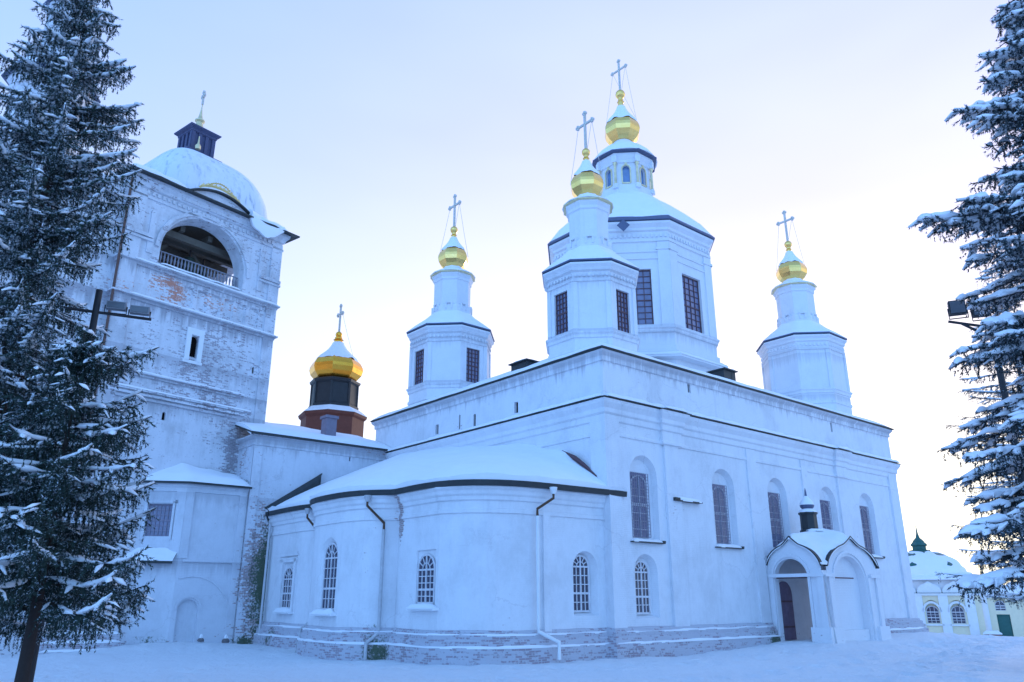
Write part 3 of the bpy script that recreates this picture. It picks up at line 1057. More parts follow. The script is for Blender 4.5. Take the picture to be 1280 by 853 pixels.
mb = MB()
mb.grid(hip_rows(0, 0, 6), close_u=True)
ring = [(ex0, ey1), (ex0, ey0), (ex1, ey0), (ex1, ey1)]
ring = densify(ring + [ring[0]], .7)[:-1]
mb.sweep(ring, [(-OV + .02, 9.622), (-.03, 9.615), (0.0, 9.617), (.012, 9.668), (-.02, 9.672)], closed=True,
         jitter=lambda i: [(0, 0)] + [(.03 * nz(i * .8, 4.4), .022 * nz(i * .6, 1.1))] * 4)
rf = mb.build("roof", "tin", cath)
mb = MB()
mb.grid(hip_rows(0.13, 0.055, 26, 0.05), close_u=True)
mb.build("snow", "snow", rf, smooth=60)
# roof hatches
for (px, py, ang, wd, label) in ((28.1, 18.75, 0, .42, "s"), (19.55, 22.85, -90, .5, "e")):
    f = frame(px, py, R(ang))
    zb = RZ0 + (RZ1 - RZ0) * ((py - ey0) if label == "s" else (px - ex0)) / hw
    mb = MB()
    hh = .55 if label == "s" else .38
    mb.box(-wd, wd, -1.1, 0, zb - .3, zb + hh, f)
    mb.box(-wd - .07, wd + .07, -1.15, .1, zb + hh, zb + hh + .05, f)
    mb.box(-wd + .55, wd - .08, 0, .01, zb + .12, zb + hh - .06, f)
    h_ = mb.build("roof_hatch", "tin", cath)
    mb = MB()
    snow_strip(mb, [f(-wd, -.5, zb + hh + .05), f(wd, -.5, zb + hh + .05)], 1.1, .10, px)
    mb.build("snow", "snow", h_, smooth=True)


# ------------------------------------------------------------------ cathedral: towers
OCT = R(22.5)


def oct_r(r):
    """circumradius from the flat-to-centre distance"""
    return r / math.cos(R(22.5))


def make_cross(parent, c, h, wd, yaw, chains=(), top_r=0.0):
    mb = MB()
    f = frame(c[0], c[1], yaw)
    z = c[2]
    t = 0.044
    mb.box(-t, t, -t, t, z, z + h, f)
    za = z + h * .70
    mb.box(-wd, wd, -t * .9, t * .9, za - t, za + t, f)
    mb.lathe([(0.0, -.09), (.075, 0), (0.0, .09)], (c[0], c[1], za), 8)
    for (a, b) in ((-wd, za), (wd, za), (0, z + h)):
        for q, w_ in ((0, 0), (1, 0), (0, 1), (-1, 0), (0, -1)):
            cc = f(a + q * .06, 0, b + w_ * .06)
            mb.lathe([(0.0, -.08), (.066, -.04), (.066, .04), (0.0, .08)], cc, 6)
    for zz in (.12, .26):
        mb.lathe([(.02, -.05), (.06, 0), (.02, .05)], (c[0], c[1], z + h * zz), 8)
    mb.build("cross", "cross", parent)
    mb = MB()
    for (sx, tx, ty, tz) in chains:
        p, q = f(sx * wd * .95, 0, za), Vector((c[0] + tx, c[1] + ty, tz))
        m_ = p.lerp(q, .5) - Vector((0, 0, .06))
        mb.tube([p, m_, q], .009, 4)
    if chains:
        mb.build("chain", "cross", parent)


def onion(parent, c, rmax, h0, h1, name="onion_dome", n=8, mats=("gold", "snow"), neck=True, ball_mat="gold", neck_h=0.5, ball_r=.2, cover=.5):
    """faceted gilt bulb between heights h0 and h1, snow lying on its upper half; neck and ball above"""
    H = h1 - h0
    prof = [(.62, 0), (.80, .08), (.95, .19), (1.0, .30), (.985, .38), (.90, .48), (.72, .60), (.50, .72), (.33, .83), (.22, .93), (.17, 1.0)]
    mb = MB()
    mb.lathe([(rmax * r, H * z) for r, z in prof], (c[0], c[1], h0), n, OCT)
    mb.lathe([(rmax * .17, 0), (rmax * .15, neck_h * .5), (rmax * .2, neck_h * .55), (rmax * .15, neck_h * .7), (rmax * .14, neck_h)], (c[0], c[1], h1 - .01), 12)
    b = [(ball_r * math.cos(R(a)), ball_r * math.sin(R(a))) for a in range(-80, 91, 17)]
    mb.lathe(b, (c[0], c[1], h1 + neck_h + ball_r * .8), 14)
    o = mb.build(name, mats[0], parent)
    mb = MB()
    rows = []
    for r, z in prof:
        if z < cover - .12:
            continue
        row = []
        for k in range(48):
            a = 2 * math.pi * k / 48
            # octagonal cross-section like the bulb under it
            oc = math.cos(R(22.5)) / math.cos(((a - OCT) % R(45)) - R(22.5))
            rim = z < cover
            j = .03 * nz(c[0] + 3 * math.cos(a), 3 * math.sin(a), z * 2)
            rr_ = rmax * r * oc + (.012 if rim else .05 + j)
            zz = H * (z if not rim else cover + .05 * nz(2.2 * math.cos(a) + c[0], 2.2 * math.sin(a)))
            if rim:
                rr_ = rmax * float(np.interp(cover, [p[1] for p in prof], [p[0] for p in prof])) * oc + .015
            row.append(Vector((c[0] + rr_ * math.cos(a), c[1] + rr_ * math.sin(a), h0 + zz + (0 if rim else .03))))
        rows.append(row)
    mb.grid(rows, close_u=True)
    mb.poly(rows[-1])
    mb.build("snow", "snow", parent, smooth=50)
    return o, h1 + neck_h + ball_r * 1.7


def dentil_oct(mb, c, r, z0, z1, per=7, w_=.09, d=.07, nface=8):
    for k in range(nface):
        a = R(45 * k)
        f = frame(c[0] + r * math.cos(a), c[1] + r * math.sin(a), a + R(90))
        half = r * math.tan(R(22.5))
        for i in range(per):
            s = -half + (i + .5) * 2 * half / per
            mb.box(s - w_ / 2, s + w_ / 2, -.03, d, z0, z1, f)


def octa_tower(c, k, dz, win_faces, zb=9.9, label=None):
    """corner tower: octagonal drum, snow skirt, slim neck, gilt bulb and cross; k scales the radii, dz lifts the top"""
    x, y = c
    Z = lambda z: z + dz
    r = 1.70 * k
    D = lambda z: z + dz - .34
    mb = MB()
    wz0, wz1 = Z(11.10), Z(12.74)
    for q in range(8):
        a = R(45 * q)
        f = frame(x + r * math.cos(a), y + r * math.sin(a), a + R(90))
        half = r * math.tan(R(22.5))
        ops = []
        if q in win_faces:
            hw_ = .37 * k
            ops = [(rect_pts(-hw_, hw_, wz0, wz1), rect_pts(-hw_, hw_, wz0, wz1), .14, True, 0)]
        wall_panel(mb, f, rect_pts(-half, half, zb, D(14.0)), ops)
        # corner strips and panel frame
        mb.box(-half - .03, -half + .16, -.03, .045, Z(10.98), D(13.3), f)
        mb.box(half - .16, half + .03, -.03, .047, Z(10.98), D(13.3), f)
    ring = [(x + oct_r(r) * math.cos(OCT - R(45) * q), y + oct_r(r) * math.sin(OCT - R(45) * q)) for q in range(8)]
    ring = ring[::-1]
    mb.sweep(ring, [(-.04, Z(10.72)), (.06, Z(10.76)), (.07, Z(10.86)), (.13, Z(10.92)), (.13, Z(10.98)), (-.04, Z(11.02))], closed=True)
    mb.sweep(ring, [(-.04, Z(10.2)), (.05, Z(10.24)), (.05, Z(10.36)), (-.04, Z(10.4))], closed=True)
    mb.sweep(ring, [(-.04, D(13.28)), (.05, D(13.32)), (.05, D(13.42)), (.012, D(13.45)), (.012, D(13.7)), (.09, D(13.76)), (.10, D(13.86)), (.2, D(13.96)), (.2, D(14.03)), (-.04, D(14.05))], closed=True)
    dentil_oct(mb, (x, y), r, D(13.50), D(13.63), 8)
    t = mb.build("tower", "drum_wall", cath)
    if label:
        t["label"] = label
    for q in win_faces:
        a = R(45 * q)
        f = frame(x + r * math.cos(a), y + r * math.sin(a), a + R(90))
        flat_window(t, f, -.36 * k, .36 * k, wz0, wz1, -.12, 4, 8, "rust")
    # roof skirt
    ro = oct_r(r) + .25
    mb = MB()
    prof = [(ro, 0), (ro + .01, .05), (ro * .80, .34), (ro * .60, .68), (ro * .43, 1.08)]
    mb.lathe([(oct_r(r) + .1, -.02)] + prof, (x, y, D(14.08)), 8, OCT)
    sk = mb.build("roof", "tin_blue", t)
    mb = MB()
    rows = []
    for (pr, pz), th in zip(prof[1:], (.03, .10, .10, .07)):
        row = []
        for q in range(48):
            a = 2 * math.pi * q / 48
            oc = math.cos(R(22.5)) / math.cos(((a - OCT) % R(45)) - R(22.5))
            rr_ = (pr - (.03 if th == .03 else 0)) * oc
            row.append(Vector((x + rr_ * math.cos(a), y + rr_ * math.sin(a), D(14.08) + pz + th * (1 + .5 * nz(x + 2 * math.cos(a), y + 2 * math.sin(a), pz)))))
        rows.append(row)
    base_ = [v - Vector((0, 0, .06)) for v in rows[0]]
    mb.grid([base_] + rows, close_u=True)
    mb.build("snow", "snow", t, smooth=50)
    # neck drum
    rn = .80 * k
    mb = MB()
    mb.lathe([(oct_r(rn + .1), Z(14.7)), (oct_r(rn + .1), Z(15.12)), (oct_r(rn + .05), Z(15.16)), (oct_r(rn), Z(15.2)), (oct_r(rn), Z(16.45)), (oct_r(rn + .05), Z(16.5)), (oct_r(rn + .05), Z(16.62)), (oct_r(rn + .12), Z(16.74)), (oct_r(rn + .12), Z(16.82))], (x, y, 0), 8, OCT)
    for q in range(8):
        a = R(45 * q)
        f = frame(x + (rn + .1) * math.cos(a), y + (rn + .1) * math.sin(a), a + R(90))
        mb.box(-.17, -.10, -.05, .04, Z(14.92), Z(15.2), f)
        mb.box(.10, .17, -.05, .04, Z(14.92), Z(15.2), f)
        mb.box(-.17, .17, -.05, .045, Z(15.2), Z(15.25), f)
    mb.build("neck", "drum_wall", t)
    mb = MB()
    mb.lathe([(oct_r(rn + .05), Z(16.80)), (oct_r(rn + .22), Z(16.84)), (oct_r(rn + .22), Z(16.88)), (oct_r(rn * .9), Z(16.98))], (x, y, 0), 8, OCT)
    mb.build("neck_cornice", "dull_gold", t)
    mb = MB()
    mb.lathe([(oct_r(rn + .2), Z(16.885)), (oct_r(rn + .16), Z(16.95)), (oct_r(rn * .85), Z(17.13)), (rn * .58, Z(17.28)), (rn * .55, Z(17.45))], (x, y, 0), 16, OCT)
    mb.build("neck_snow", "snow", t, smooth=50)
    o, zt = onion(t, (x, y), .74 * k, Z(17.36), Z(19.05), neck_h=.32, ball_r=.19 * k, cover=.56)
    make_cross(t, (x, y, zt), 1.75, .42, R(-90), [(-1, -.5 * k, .5 * k, Z(18.0)), (1, .5 * k, -.5 * k, Z(18.0)), (1, .2, .6 * k, Z(18.0))])
    return t


octa_tower((20.66, 19.78), .97, 0.0, (4, 6), label="nearest corner tower, standing right above the near corner of the block")
octa_tower((20.68, 29.24), 1.06, 0.0, (4, 6), label="slim corner tower alone on the far left of the roof")
octa_tower((36.1, 19.68), 1.09, 0.42, (), label="corner tower without windows at the right end of the roof")

# central drum
cx, cy = 28.42, 24.4
r = 3.80
mb = MB()
for q in range(8):
    a = R(45 * q)
    f = frame(cx + r * math.cos(a), cy + r * math.sin(a), a + R(90))
    half = r * math.tan(R(22.5))
    o = rect_pts(-.70, .70, 13.52, 16.26)
    wall_panel(mb, f, rect_pts(-half, half, 10.6, 18.6), [(o, o, .2, True, 0)])
    for sg in (-1, 1):
        s_ = sg * (half - .25)
        mb.box(s_ - .27, s_ + .27, -.03, .07 + .002 * sg, 13.2, 17.6, f)
        mb.box(s_ - .34, s_ + .34, -.03, .11 + .002 * sg, 17.2, 17.32, f)
    for zz in (16.75, 17.1):
        mb.box(-half + .5, half - .5, -.03, .05, zz, zz + .08, f)
ring = [(cx + oct_r(r) * math.cos(OCT + R(45) * q), cy + oct_r(r) * math.sin(OCT + R(45) * q)) for q in range(8)]
mb.sweep(ring, [(-.04, 11.85), (.42, 11.87), (.42, 11.99), (.24, 12.05), (.24, 12.2), (.1, 12.25), (.1, 12.5), (-.04, 12.54)], closed=True)
mb.sweep(ring, [(-.04, 13.1), (.08, 13.14), (.08, 13.26), (.16, 13.32), (.16, 13.39), (-.04, 13.44)], closed=True)
mb.sweep(ring, [(-.04, 17.6), (.08, 17.64), (.08, 17.76), (.012, 17.8), (.012, 18.16), (.1, 18.22), (.1, 18.34), (.26, 18.5), (.28, 18.6), (-.04, 18.62)], closed=True)
dentil_oct(mb, (cx, cy), r, 17.86, 18.04, 15, .10, .08)
ct = mb.build("tower", "drum_wall", cath)
ct["label"] = "great central octagonal drum with tall rust framed windows and a lantern"
for q in range(8):
    a = R(45 * q)
    f = frame(cx + r * math.cos(a), cy + r * math.sin(a), a + R(90))
    flat_window(ct, f, -.68, .68, 13.55, 16.23, -.17, 4, 9, "rust")
mb = MB()
ring = [(cx + oct_r(r + .3) * math.cos(OCT + R(45) * q), cy + oct_r(r + .3) * math.sin(OCT + R(45) * q), 11.99) for q in range(9)]
snow_strip(mb, ring, .3, .1, 3)
mb.build("ledge_snow", "snow", ct, smooth=True)
ro = oct_r(r) + .38
prof = [(ro, 0), (ro + .01, .07), (ro * .86, .80), (ro * .70, 1.55), (ro * .54, 2.25), (ro * .40, 2.72), (ro * .27, 3.05)]
mb = MB()
mb.lathe([(oct_r(r) + .1, -.03)] + prof, (cx, cy, 18.64), 8, OCT)
rf = mb.build("roof", "tin_blue", ct)
mb = MB()
rows = []
for i, (pr, pz) in enumerate(prof[1:]):
    th = .03 if i == 0 else .13
    row = []
    for q in range(64):
        a = 2 * math.pi * q / 64
        oc = math.cos(R(22.5)) / math.cos(((a - OCT) % R(45)) - R(22.5))
        rr_ = (pr - (.05 if i == 0 else 0)) * oc
        row.append(Vector((cx + rr_ * math.cos(a), cy + rr_ * math.sin(a), 18.64 + pz + th * (1 + .5 * nz(3 * math.cos(a), 3 * math.sin(a), pz)))))
    rows.append(row)
mb.grid([[v - Vector((0, 0, .08)) for v in rows[0]]] + rows, close_u=True)
mb.build("snow", "snow", ct, smooth=50)
# the lantern: eight arched openings between gilt half columns
rl = 1.26
mb = MB()
mb.lathe([(oct_r(rl + .12), 21.35), (oct_r(rl + .12), 22.1), (oct_r(rl + .02), 22.16)], (cx, cy, 0), 8, OCT)
for q in range(8):
    a = R(45 * q)
    f = frame(cx + rl * math.cos(a), cy + rl * math.sin(a), a + R(90))
    half = rl * math.tan(R(22.5))
    o = arch_pts(-.2, .2, 22.3, 23.1, 10)
    wall_panel(mb, f, rect_pts(-half, half, 22.1, 23.75), [(o, o, .15, False, 0)])
    f2 = frame(cx + (rl - .15) * math.cos(a), cy + (rl - .15) * math.sin(a), a + R(90))
    h2 = (rl - .15) * math.tan(R(22.5))
ring = [(cx + oct_r(rl) * math.cos(OCT + R(45) * q), cy + oct_r(rl) * math.sin(OCT + R(45) * q)) for q in range(8)]
mb.sweep(ring, [(-.04, 23.42), (.06, 23.46), (.07, 23.6), (.2, 23.8), (.22, 23.94), (-.04, 23.96)], closed=True)
for q in range(8):
    a = OCT + R(45) * q
    f = frame(cx + oct_r(rl + .1) * math.cos(a), cy + oct_r(rl + .1) * math.sin(a), a + R(90))
    mb.box(-.13, .13, -.1, .14, 23.42, 23.84, f)
    mb.box(-.13, .13, -.1, .12, 21.9, 22.14, f)
ln_ = mb.build("lantern", "drum_wall", ct)
mb = MB()
mb.lathe([(oct_r(rl - .16), 22.1), (oct_r(rl - .16), 23.8)], (cx, cy, 0), 8, OCT)
mb.build("lantern_pane", "blue_pane", ct)
split(lambda m, q: m.lathe([(.10, 0), (.10, .06), (.065, .1), (.06, 1.12), (.09, 1.18), (.10, 1.28)],
                             (cx + oct_r(rl + .12) * math.cos(OCT + R(45) * q), cy + oct_r(rl + .12) * math.sin(OCT + R(45) * q), 22.14), 10),
      range(8), "lantern_column", "dull_gold", ct, smooth=40)


def arch_trim(mb, q):
    a = R(45 * q)
    f = frame(cx + rl * math.cos(a), cy + rl * math.sin(a), a + R(90))
    o = arch_pts(-.22, .22, 22.26, 23.1, 12)
    for i in range(len(o)):
        bar(mb, f, o[i], o[(i + 1) % len(o)], .07, -.005, .04)
    bar(mb, f, (0, 23.33), (0, 23.45), .12, -.005, .06)


split(arch_trim, range(8), "arch_trim", "dull_gold", ct)
mb = MB()
mb.lathe([(oct_r(rl + .1), 23.95), (oct_r(rl + .44), 23.98), (oct_r(rl + .44), 24.04), (oct_r(rl), 24.3)], (cx, cy, 0), 8, OCT)
mb.build("lantern_roof", "tin_blue", ct)
mb = MB()
mb.lathe([(oct_r(rl + .4), 24.04), (oct_r(rl + .36), 24.12), (oct_r(rl + .12), 24.5), (oct_r(rl - .25), 24.88), (oct_r(rl - .6), 25.12), (.55, 25.3), (.50, 25.45)], (cx, cy, 0), 24, OCT)
mb.build("lantern_snow", "snow", ct, smooth=50)
o, zt = onion(ct, (cx, cy), 1.02, 25.42, 27.75, neck_h=.62, ball_r=.28, cover=.50)
make_cross(ct, (cx, cy, zt), 2.0, .50, R(-90), [(-1, -.6, .6, 26.7), (1, .6, -.6, 26.7), (1, .3, .8, 26.7), (-1, .1, -.9, 26.7)])
# icon plate on the drum's eave
mb = MB()
f = frame(cx + (r + .5) * math.cos(R(225)), cy + (r + .5) * math.sin(R(225)), R(315))
mb.prism([(-.8, 18.3), (-.5, 17.98), (-.2, 18.3), (-.5, 18.6)], 0, .03, f)
mb.build("roof_plate", "tin_blue", ct)


# ------------------------------------------------------------------ cathedral: south porch
PX, PY, PW, PD = 26.75, 14.85, 4.05, 2.15
FPE = frame(PX, Y0, R(-90))            # east side, s = Y0 - y
FPF = frame(PX, PY, 0)                 # front, s = x - PX


def keel(s, s0, s1, z0, z1):
    """height of a keel-shaped gable at s"""
    u = abs((s - (s0 + s1) / 2) / ((s1 - s0) / 2))
    u = min(1.0, u)
    round_ = math.sqrt(max(0, 1 - (u * .98) ** 2))
    tip = max(0, 1 - u / .34)
    return z0 + (z1 - z0) * (0.80 * round_ + 0.20 * tip ** 1.5)


def keel_pts(s0, s1, zb, z0, z1, n=24):
    return [(s0, zb), (s1, zb)] + [(s1 + (s0 - s1) * k / n, keel(s1 + (s0 - s1) * k / n, s0, s1, z0, z1)) for k in range(n + 1)]


mb = MB()
eo = arch_pts(.26, 1.60, -.2, 2.42, 16)
wall_panel(mb, FPE, keel_pts(0, PD, -.5, 2.62, 3.86), [(eo, [(.28 + (s - .26) * .97, z if z > 0 else -.2) for s, z in eo], .24, False, 0)])
fo = arch_pts(.85, 3.10, -.2, 2.25, 16, rise=.95)
wall_panel(mb, FPF, keel_pts(.35, PW, -.5, 2.62, 3.90), [(fo, [(s, z) for s, z in fo], .28, True, 0)])
mb.box(.004, .36, -.42, -0.004, -.5, 2.66, FPF)
# inner faces so that the walls have thickness
wall_panel(mb, frame(PX + .24, Y0, R(-90)), keel_pts(0, PD - .3, -.5, 2.62, 3.6), [([(.28 + (s - .26) * .97, z) for s, z in eo], [(.28 + (s - .26) * .97, z) for s, z in eo], .001, False, 0)])
wo_ = arch_pts(.55, 1.95, -.2, 2.3, 14)  # unseen west arch, added to let daylight into the porch
wall_panel(mb, frame(PX + PW, PY, R(90)), rect_pts(0, PD, -.5, 3.2), [(wo_, wo_, .3, False, 0)])
wall_panel(mb, frame(PX + PW - .3, PY, R(90)), rect_pts(.28, PD, -.5, 3.2), [(wo_, wo_, .001, False, 0)])
# vaulted ceiling and far wall inside
mb.poly([(PX + .24, PY + .3, 3.22), (PX + PW - .1, PY + .3, 3.22), (PX + PW - .1, Y0, 3.22), (PX + .24, Y0, 3.22)])
# piers, imposts, sunk panels and bases
for a, b in ((-.0, .24), (1.62, 1.72), (1.98, 2.17)):
    mb.box(a, b, -.03, .075, -.4, 2.45, FPE)
mb.box(-.02, 2.2, -.03, .11, 2.44, 2.56, FPE)
for a, b in ((-.08, .08), (.34, .62), (3.2, 3.4), (3.8, 4.06)):
    mb.box(a, b, -.03, .08, -.4, 2.45, FPF)
mb.box(-.1, .68, -.03, .115, 2.445, 2.565, FPF)
mb.box(3.38, 4.1, -.03, .115, 2.445, 2.565, FPF)
mb.box(1.61, 2.24, -.03, .2, -.3, .75, FPE)
mb.box(-.19, .70, -.03, .21, -.3, .76, FPF)
mb.box(3.36, 4.12, -.03, .2, -.3, .72, FPF)
mb.box(.86, 3.09, -.275, -.1, -.3, .62, FPF)
for k in range(16):           # arch moulding on both gables
    a1, a2 = math.pi * k / 16, math.pi * (k + 1) / 16
    bar(mb, FPE, (.93 + .74 * math.cos(a1), 2.46 + .74 * math.sin(a1)), (.93 + .74 * math.cos(a2), 2.46 + .74 * math.sin(a2)), .1, -.02, .05)
    bar(mb, FPF, (1.975 + 1.24 * math.cos(a1), 2.3 + 1.04 * math.sin(a1)), (1.975 + 1.24 * math.cos(a2), 2.3 + 1.04 * math.sin(a2)), .1, -.02, .05)
porch = mb.build("porch", "porch_wall", cath)


def roof_z(x, y):
    g1 = keel(Y0 - y, 0, PD, 2.62, 3.86)
    g2 = keel(x - PX, .35, PW, 2.62, 3.90)
    return g1, g2


def porch_top(x, y, lift):
    g1, g2 = roof_z(x, y)
    dx, dy = max(0, (x - PX)), max(0, y - PY)
    a = g1 if True else 0
    z = math.log(math.exp(9 * (g1 - .0)) + math.exp(9 * (g2 - .0))) / 9
    bul = math.exp(-((x - PX - 1.95) / 1.2) ** 2 - ((y - 16.1) / 0.8) ** 2)
    z = z + .25 * bul
    if lift:
        e = min(1, dx / .25 + .25) * min(1, dy / .25 + .25)
        z += (.16 + .04 * nz(x * 1.4, y * 1.4, 3)) * e
    return z


mb = MB()
nx, ny = 30, 20
ys = [PY - .1 + (Y0 - PY + .09) * j / ny for j in range(ny + 1)]
xs = [PX - .1 + (PW + .2) * i / nx for i in range(nx + 1)]
rows = [[Vector((x, y, porch_top(x, y, 1))) for x in xs] for y in ys]
mb.grid(rows)
low = [[Vector((x, y, min(porch_top(x, y, 0) - .05, porch_top(x, y, 1) - .06))) for x in xs] for y in ys]
for a, b in ((rows[0], low[0]), ([r_[0] for r_ in rows], [r_[0] for r_ in low]), ([r_[-1] for r_ in rows], [r_[-1] for r_ in low])):
    mb.grid([a, b])
mb.build("snow", "snow", porch, smooth=70)
for f, s0, s1, z1 in ((FPE, -.05, PD + .06, 3.86), (FPF, .28, PW + .08, 3.90)):
    mb = MB()
    pts = [(s0 + (s1 - s0) * k / 28, keel(s0 + (s1 - s0) * k / 28, s0, s1, 2.60, z1 + .02)) for k in range(29)]
    for i in range(28):
        bar(mb, f, pts[i], pts[i + 1], .042, -.06, .11)
    mb.build("gable_flashing", "tin", porch)
mb = MB()
mb.tube([FPE(.2, -.12, 2.42), FPE(1.6, -.12, 2.42)], .022, 6)
mb.build("tie_rod", "rust", porch)
mb = MB()
mb.tube([FPF(.84, -.1, 2.42), FPF(2.4, -.1, 2.42)], .024, 6)
mb.build("tie_rod", "rust", porch)
mb = MB()
dc = (28.6, 16.15)
mb.lathe([(.30, 4.0), (.30, 4.1), (.37, 4.12), (.37, 4.2), (.32, 4.24), (.31, 4.78), (.36, 4.82), (.36, 4.88), (.2, 4.93)], (dc[0], dc[1], 0), 8, OCT)
dr = mb.build("drum", "tin", porch)
mb = MB()
mb.lathe([(.13, 4.9), (.16, 5.0), (.25, 5.08), (.27, 5.16), (.22, 5.26), (.12, 5.38), (.05, 5.5), (.03, 5.72), (.0, 5.85)], (dc[0], dc[1], 0), 12)
mb.build("onion_dome", "tin_blue", porch)
mb = MB()
mb.lathe([(.34, 4.88), (.33, 4.93), (.2, 5.02), (.15, 5.04)], (dc[0], dc[1], 0), 14)
mb.build("drum_snow", "snow", porch, smooth=50)
mb = MB()
mb.lathe([(.272, 5.17), (.265, 5.24), (.17, 5.38), (.09, 5.48), (.055, 5.52)], (dc[0], dc[1], 0), 14)
mb.build("dome_snow", "snow", porch, smooth=50)
mb = MB()
snow_strip(mb, [(dc[0] - .38, dc[1] - .1, 4.19), (dc[0] + .1, dc[1] - .4, 4.19), (dc[0] + .4, dc[1] - .1, 4.19)], .2, .08, 3)
mb.build("drum_snow", "snow", porch, smooth=50)
mb = MB()
mb.lathe([(.05, 0), (.09, .1), (.1, .18)], FPE(.03, .18, 3.0), 8)
mb.tube([FPE(.03, .18, 3.05), FPE(.03, .16, 2.6), FPE(.03, .12, .5)], .04, 6)
mb.build("downpipe", "pipe", porch, smooth=50)
mb = MB()
mb.tube([FPF(-.05, .14, 2.5), FPF(-.04, .15, 1.2), FPF(.02, .24, .0)], .038, 6)
mb.build("downpipe", "pipe", porch, smooth=50)
# arched plank door on the church wall inside the porch
mb = MB()
o = arch_pts(27.2, 28.15, .25, 1.85, 12)
mb.prism(o, -.02, .06, FS)
for i in range(1, 5):
    s = 27.2 + .95 * i / 5
    mb.box(s - .008, s + .008, .055, .066, .3, 2.1, FS)
dr = mb.build("door", "door", cath)
split(lambda m, zz: m.box(27.3, 28.1, .064, .085, zz - .03, zz + .03, FS), (.7, 1.6), "hinge", "rust", dr)

# ------------------------------------------------------------------ bell tower
TA = R(12.25)
TX, TY = 11.9, 31.9
FT = frame(TX, TY, TA)
bt_ = thing("bell_tower", (9.2, 34.5, 0), "weathered whitewashed bell tower with an open arched belfry under a snowy dome", "bell tower")
SL, SR, TD = -6.05, 1.05, 7.1
AC, AR = -2.65, 1.80
ZF, ZS = 14.50, 15.15
mb = MB()
arch_o = arch_pts(AC - AR - .12, AC + AR + .12, ZF - .02, ZS, 26)
arch_i = arch_pts(AC - AR, AC + AR, ZF, ZS, 26)
niche_o = rect_pts(-2.95, -2.25, 10.82, 12.2)
niche_i = rect_pts(-2.88, -2.32, 10.92, 12.1)
win_o = arch_pts(-2.77, -2.43, 11.0, 11.72, 8)
ops = [(arch_o, arch_i, .6, False, 0)]
for z in (13.05,):
    for k in range(6):
        a = -3.35 + k * .62
        q, q2 = rect_pts(a, a + .46, z, z + .85), rect_pts(a + .06, a + .40, z + .06, z + .79)
        ops.append((q, q2, .09, True, 0))
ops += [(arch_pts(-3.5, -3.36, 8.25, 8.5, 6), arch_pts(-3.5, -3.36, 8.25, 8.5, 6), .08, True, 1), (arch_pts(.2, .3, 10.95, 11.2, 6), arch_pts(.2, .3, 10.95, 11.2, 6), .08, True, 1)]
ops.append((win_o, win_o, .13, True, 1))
wall_panel(mb, FT, rect_pts(SL, SR, -.6, 17.4), ops)
# inside face of the front wall, sides with arches, back with an arch
wall_panel(mb, lambda s, d, z: FT(s, -.6 + d, z), rect_pts(SL + .9, SR - .9, ZF, 17.4), [(arch_i, arch_i, .0015, False, 0)])
for (f0, L) in ((frame(*FT(SR, 0, 0).xy, TA + R(90)), TD), (frame(*FT(SR, -TD, 0).xy, TA + R(180)), SR - SL), (frame(*FT(SL, -TD, 0).xy, TA + R(270)), TD)):
    a = arch_pts(L / 2 - AR, L / 2 + AR, ZF, ZS, 20)
    wall_panel(mb, f0, rect_pts(0, L, -.6, 17.4), [(a, a, .95, False, 0)])
    wall_panel(mb, (lambda g: lambda s, d, z: g(s, d - .95, z))(f0), rect_pts(.9, L - .9, ZF, 17.4), [(a, a, .0015, False, 0)])
fl = [FT(SL + .02, -.02, ZF - .004), FT(SR - .02, -.02, ZF - .004), FT(SR - .02, -TD + .02, ZF - .004), FT(SL + .02, -TD + .02, ZF - .004)]
mb.poly(fl)
tw_mb, mb = mb, MB()
for q in (rect_pts(-2.97, -2.77, 10.82, 12.2), rect_pts(-2.43, -2.23, 10.82, 12.2), rect_pts(-2.77, -2.43, 11.92, 12.2), rect_pts(-3.02, -2.18, 10.72, 10.84)):
    mb.prism(q, -.02, .07, FT)
mb.build("window_surround", "white", bt_)
mb = tw_mb
# corner strips
mb.box(SR - .52, SR + .01, -.05, .07, 8.0, 17.3, FT)
mb.box(SL - .01, SL + .62, -.05, .07, 8.0, 17.3, FT)
mb.box(SL + .9, SL + 1.15, -.05, .05, 14.75, 16.6, FT)
mb.box(SR - 1.1, SR - .85, -.05, .05, 14.75, 16.9, FT)
for a, b in ((SL - .05, SL + 1.1), (SR - 1.05, SR + .06)):
    mb.box(a, b, -.04, .12, 15.22, 15.32, FT)
    mb.box(a + .03, b - .03, -.04, .15, 15.36, 15.5, FT)
# archivolt
for k in range(26):
    a1, a2 = math.pi * k / 26, math.pi * (k + 1) / 26
    rr_ = AR + .30
    bar(mb, FT, (AC + rr_ * math.cos(a1), ZS + rr_ * math.sin(a1)), (AC + rr_ * math.cos(a2), ZS + rr_ * math.sin(a2)), .16, -.03, .07)
tring = [tuple(FT(SL, 0, 0).xy), tuple(FT(SR, 0, 0).xy), tuple(FT(SR, -TD, 0).xy), tuple(FT(SL, -TD, 0).xy)]
for z, o in ((14.22, .14), (12.78, .16)):
    mb.sweep(tring, [(-.05, z - .14), (.06, z - .1), (.07, z - .03), (o, z + .02), (o + .01, z + .09), (-.05, z + .1)], closed=True)
mb.box(-5.1, -.1, -.04, .10, 9.84, 9.92, FT)
mb.box(-5.0, -.2, -.04, .05, 9.74, 9.84, FT)
for z in (9.22, 9.06, 8.9):
    mb.box(-5.6, .35 - (9.22 - z) * 2, -.04, .07 + (z - 8.9) * .1, z - .05, z + .04, FT)
mb.sweep(tring, [(-.05, 17.0), (.07, 17.03), (.07, 17.12), (.012, 17.15), (.012, 17.4), (.1, 17.45), (.12, 17.55), (.24, 17.7), (.26, 17.86), (-.05, 17.88)], closed=True)
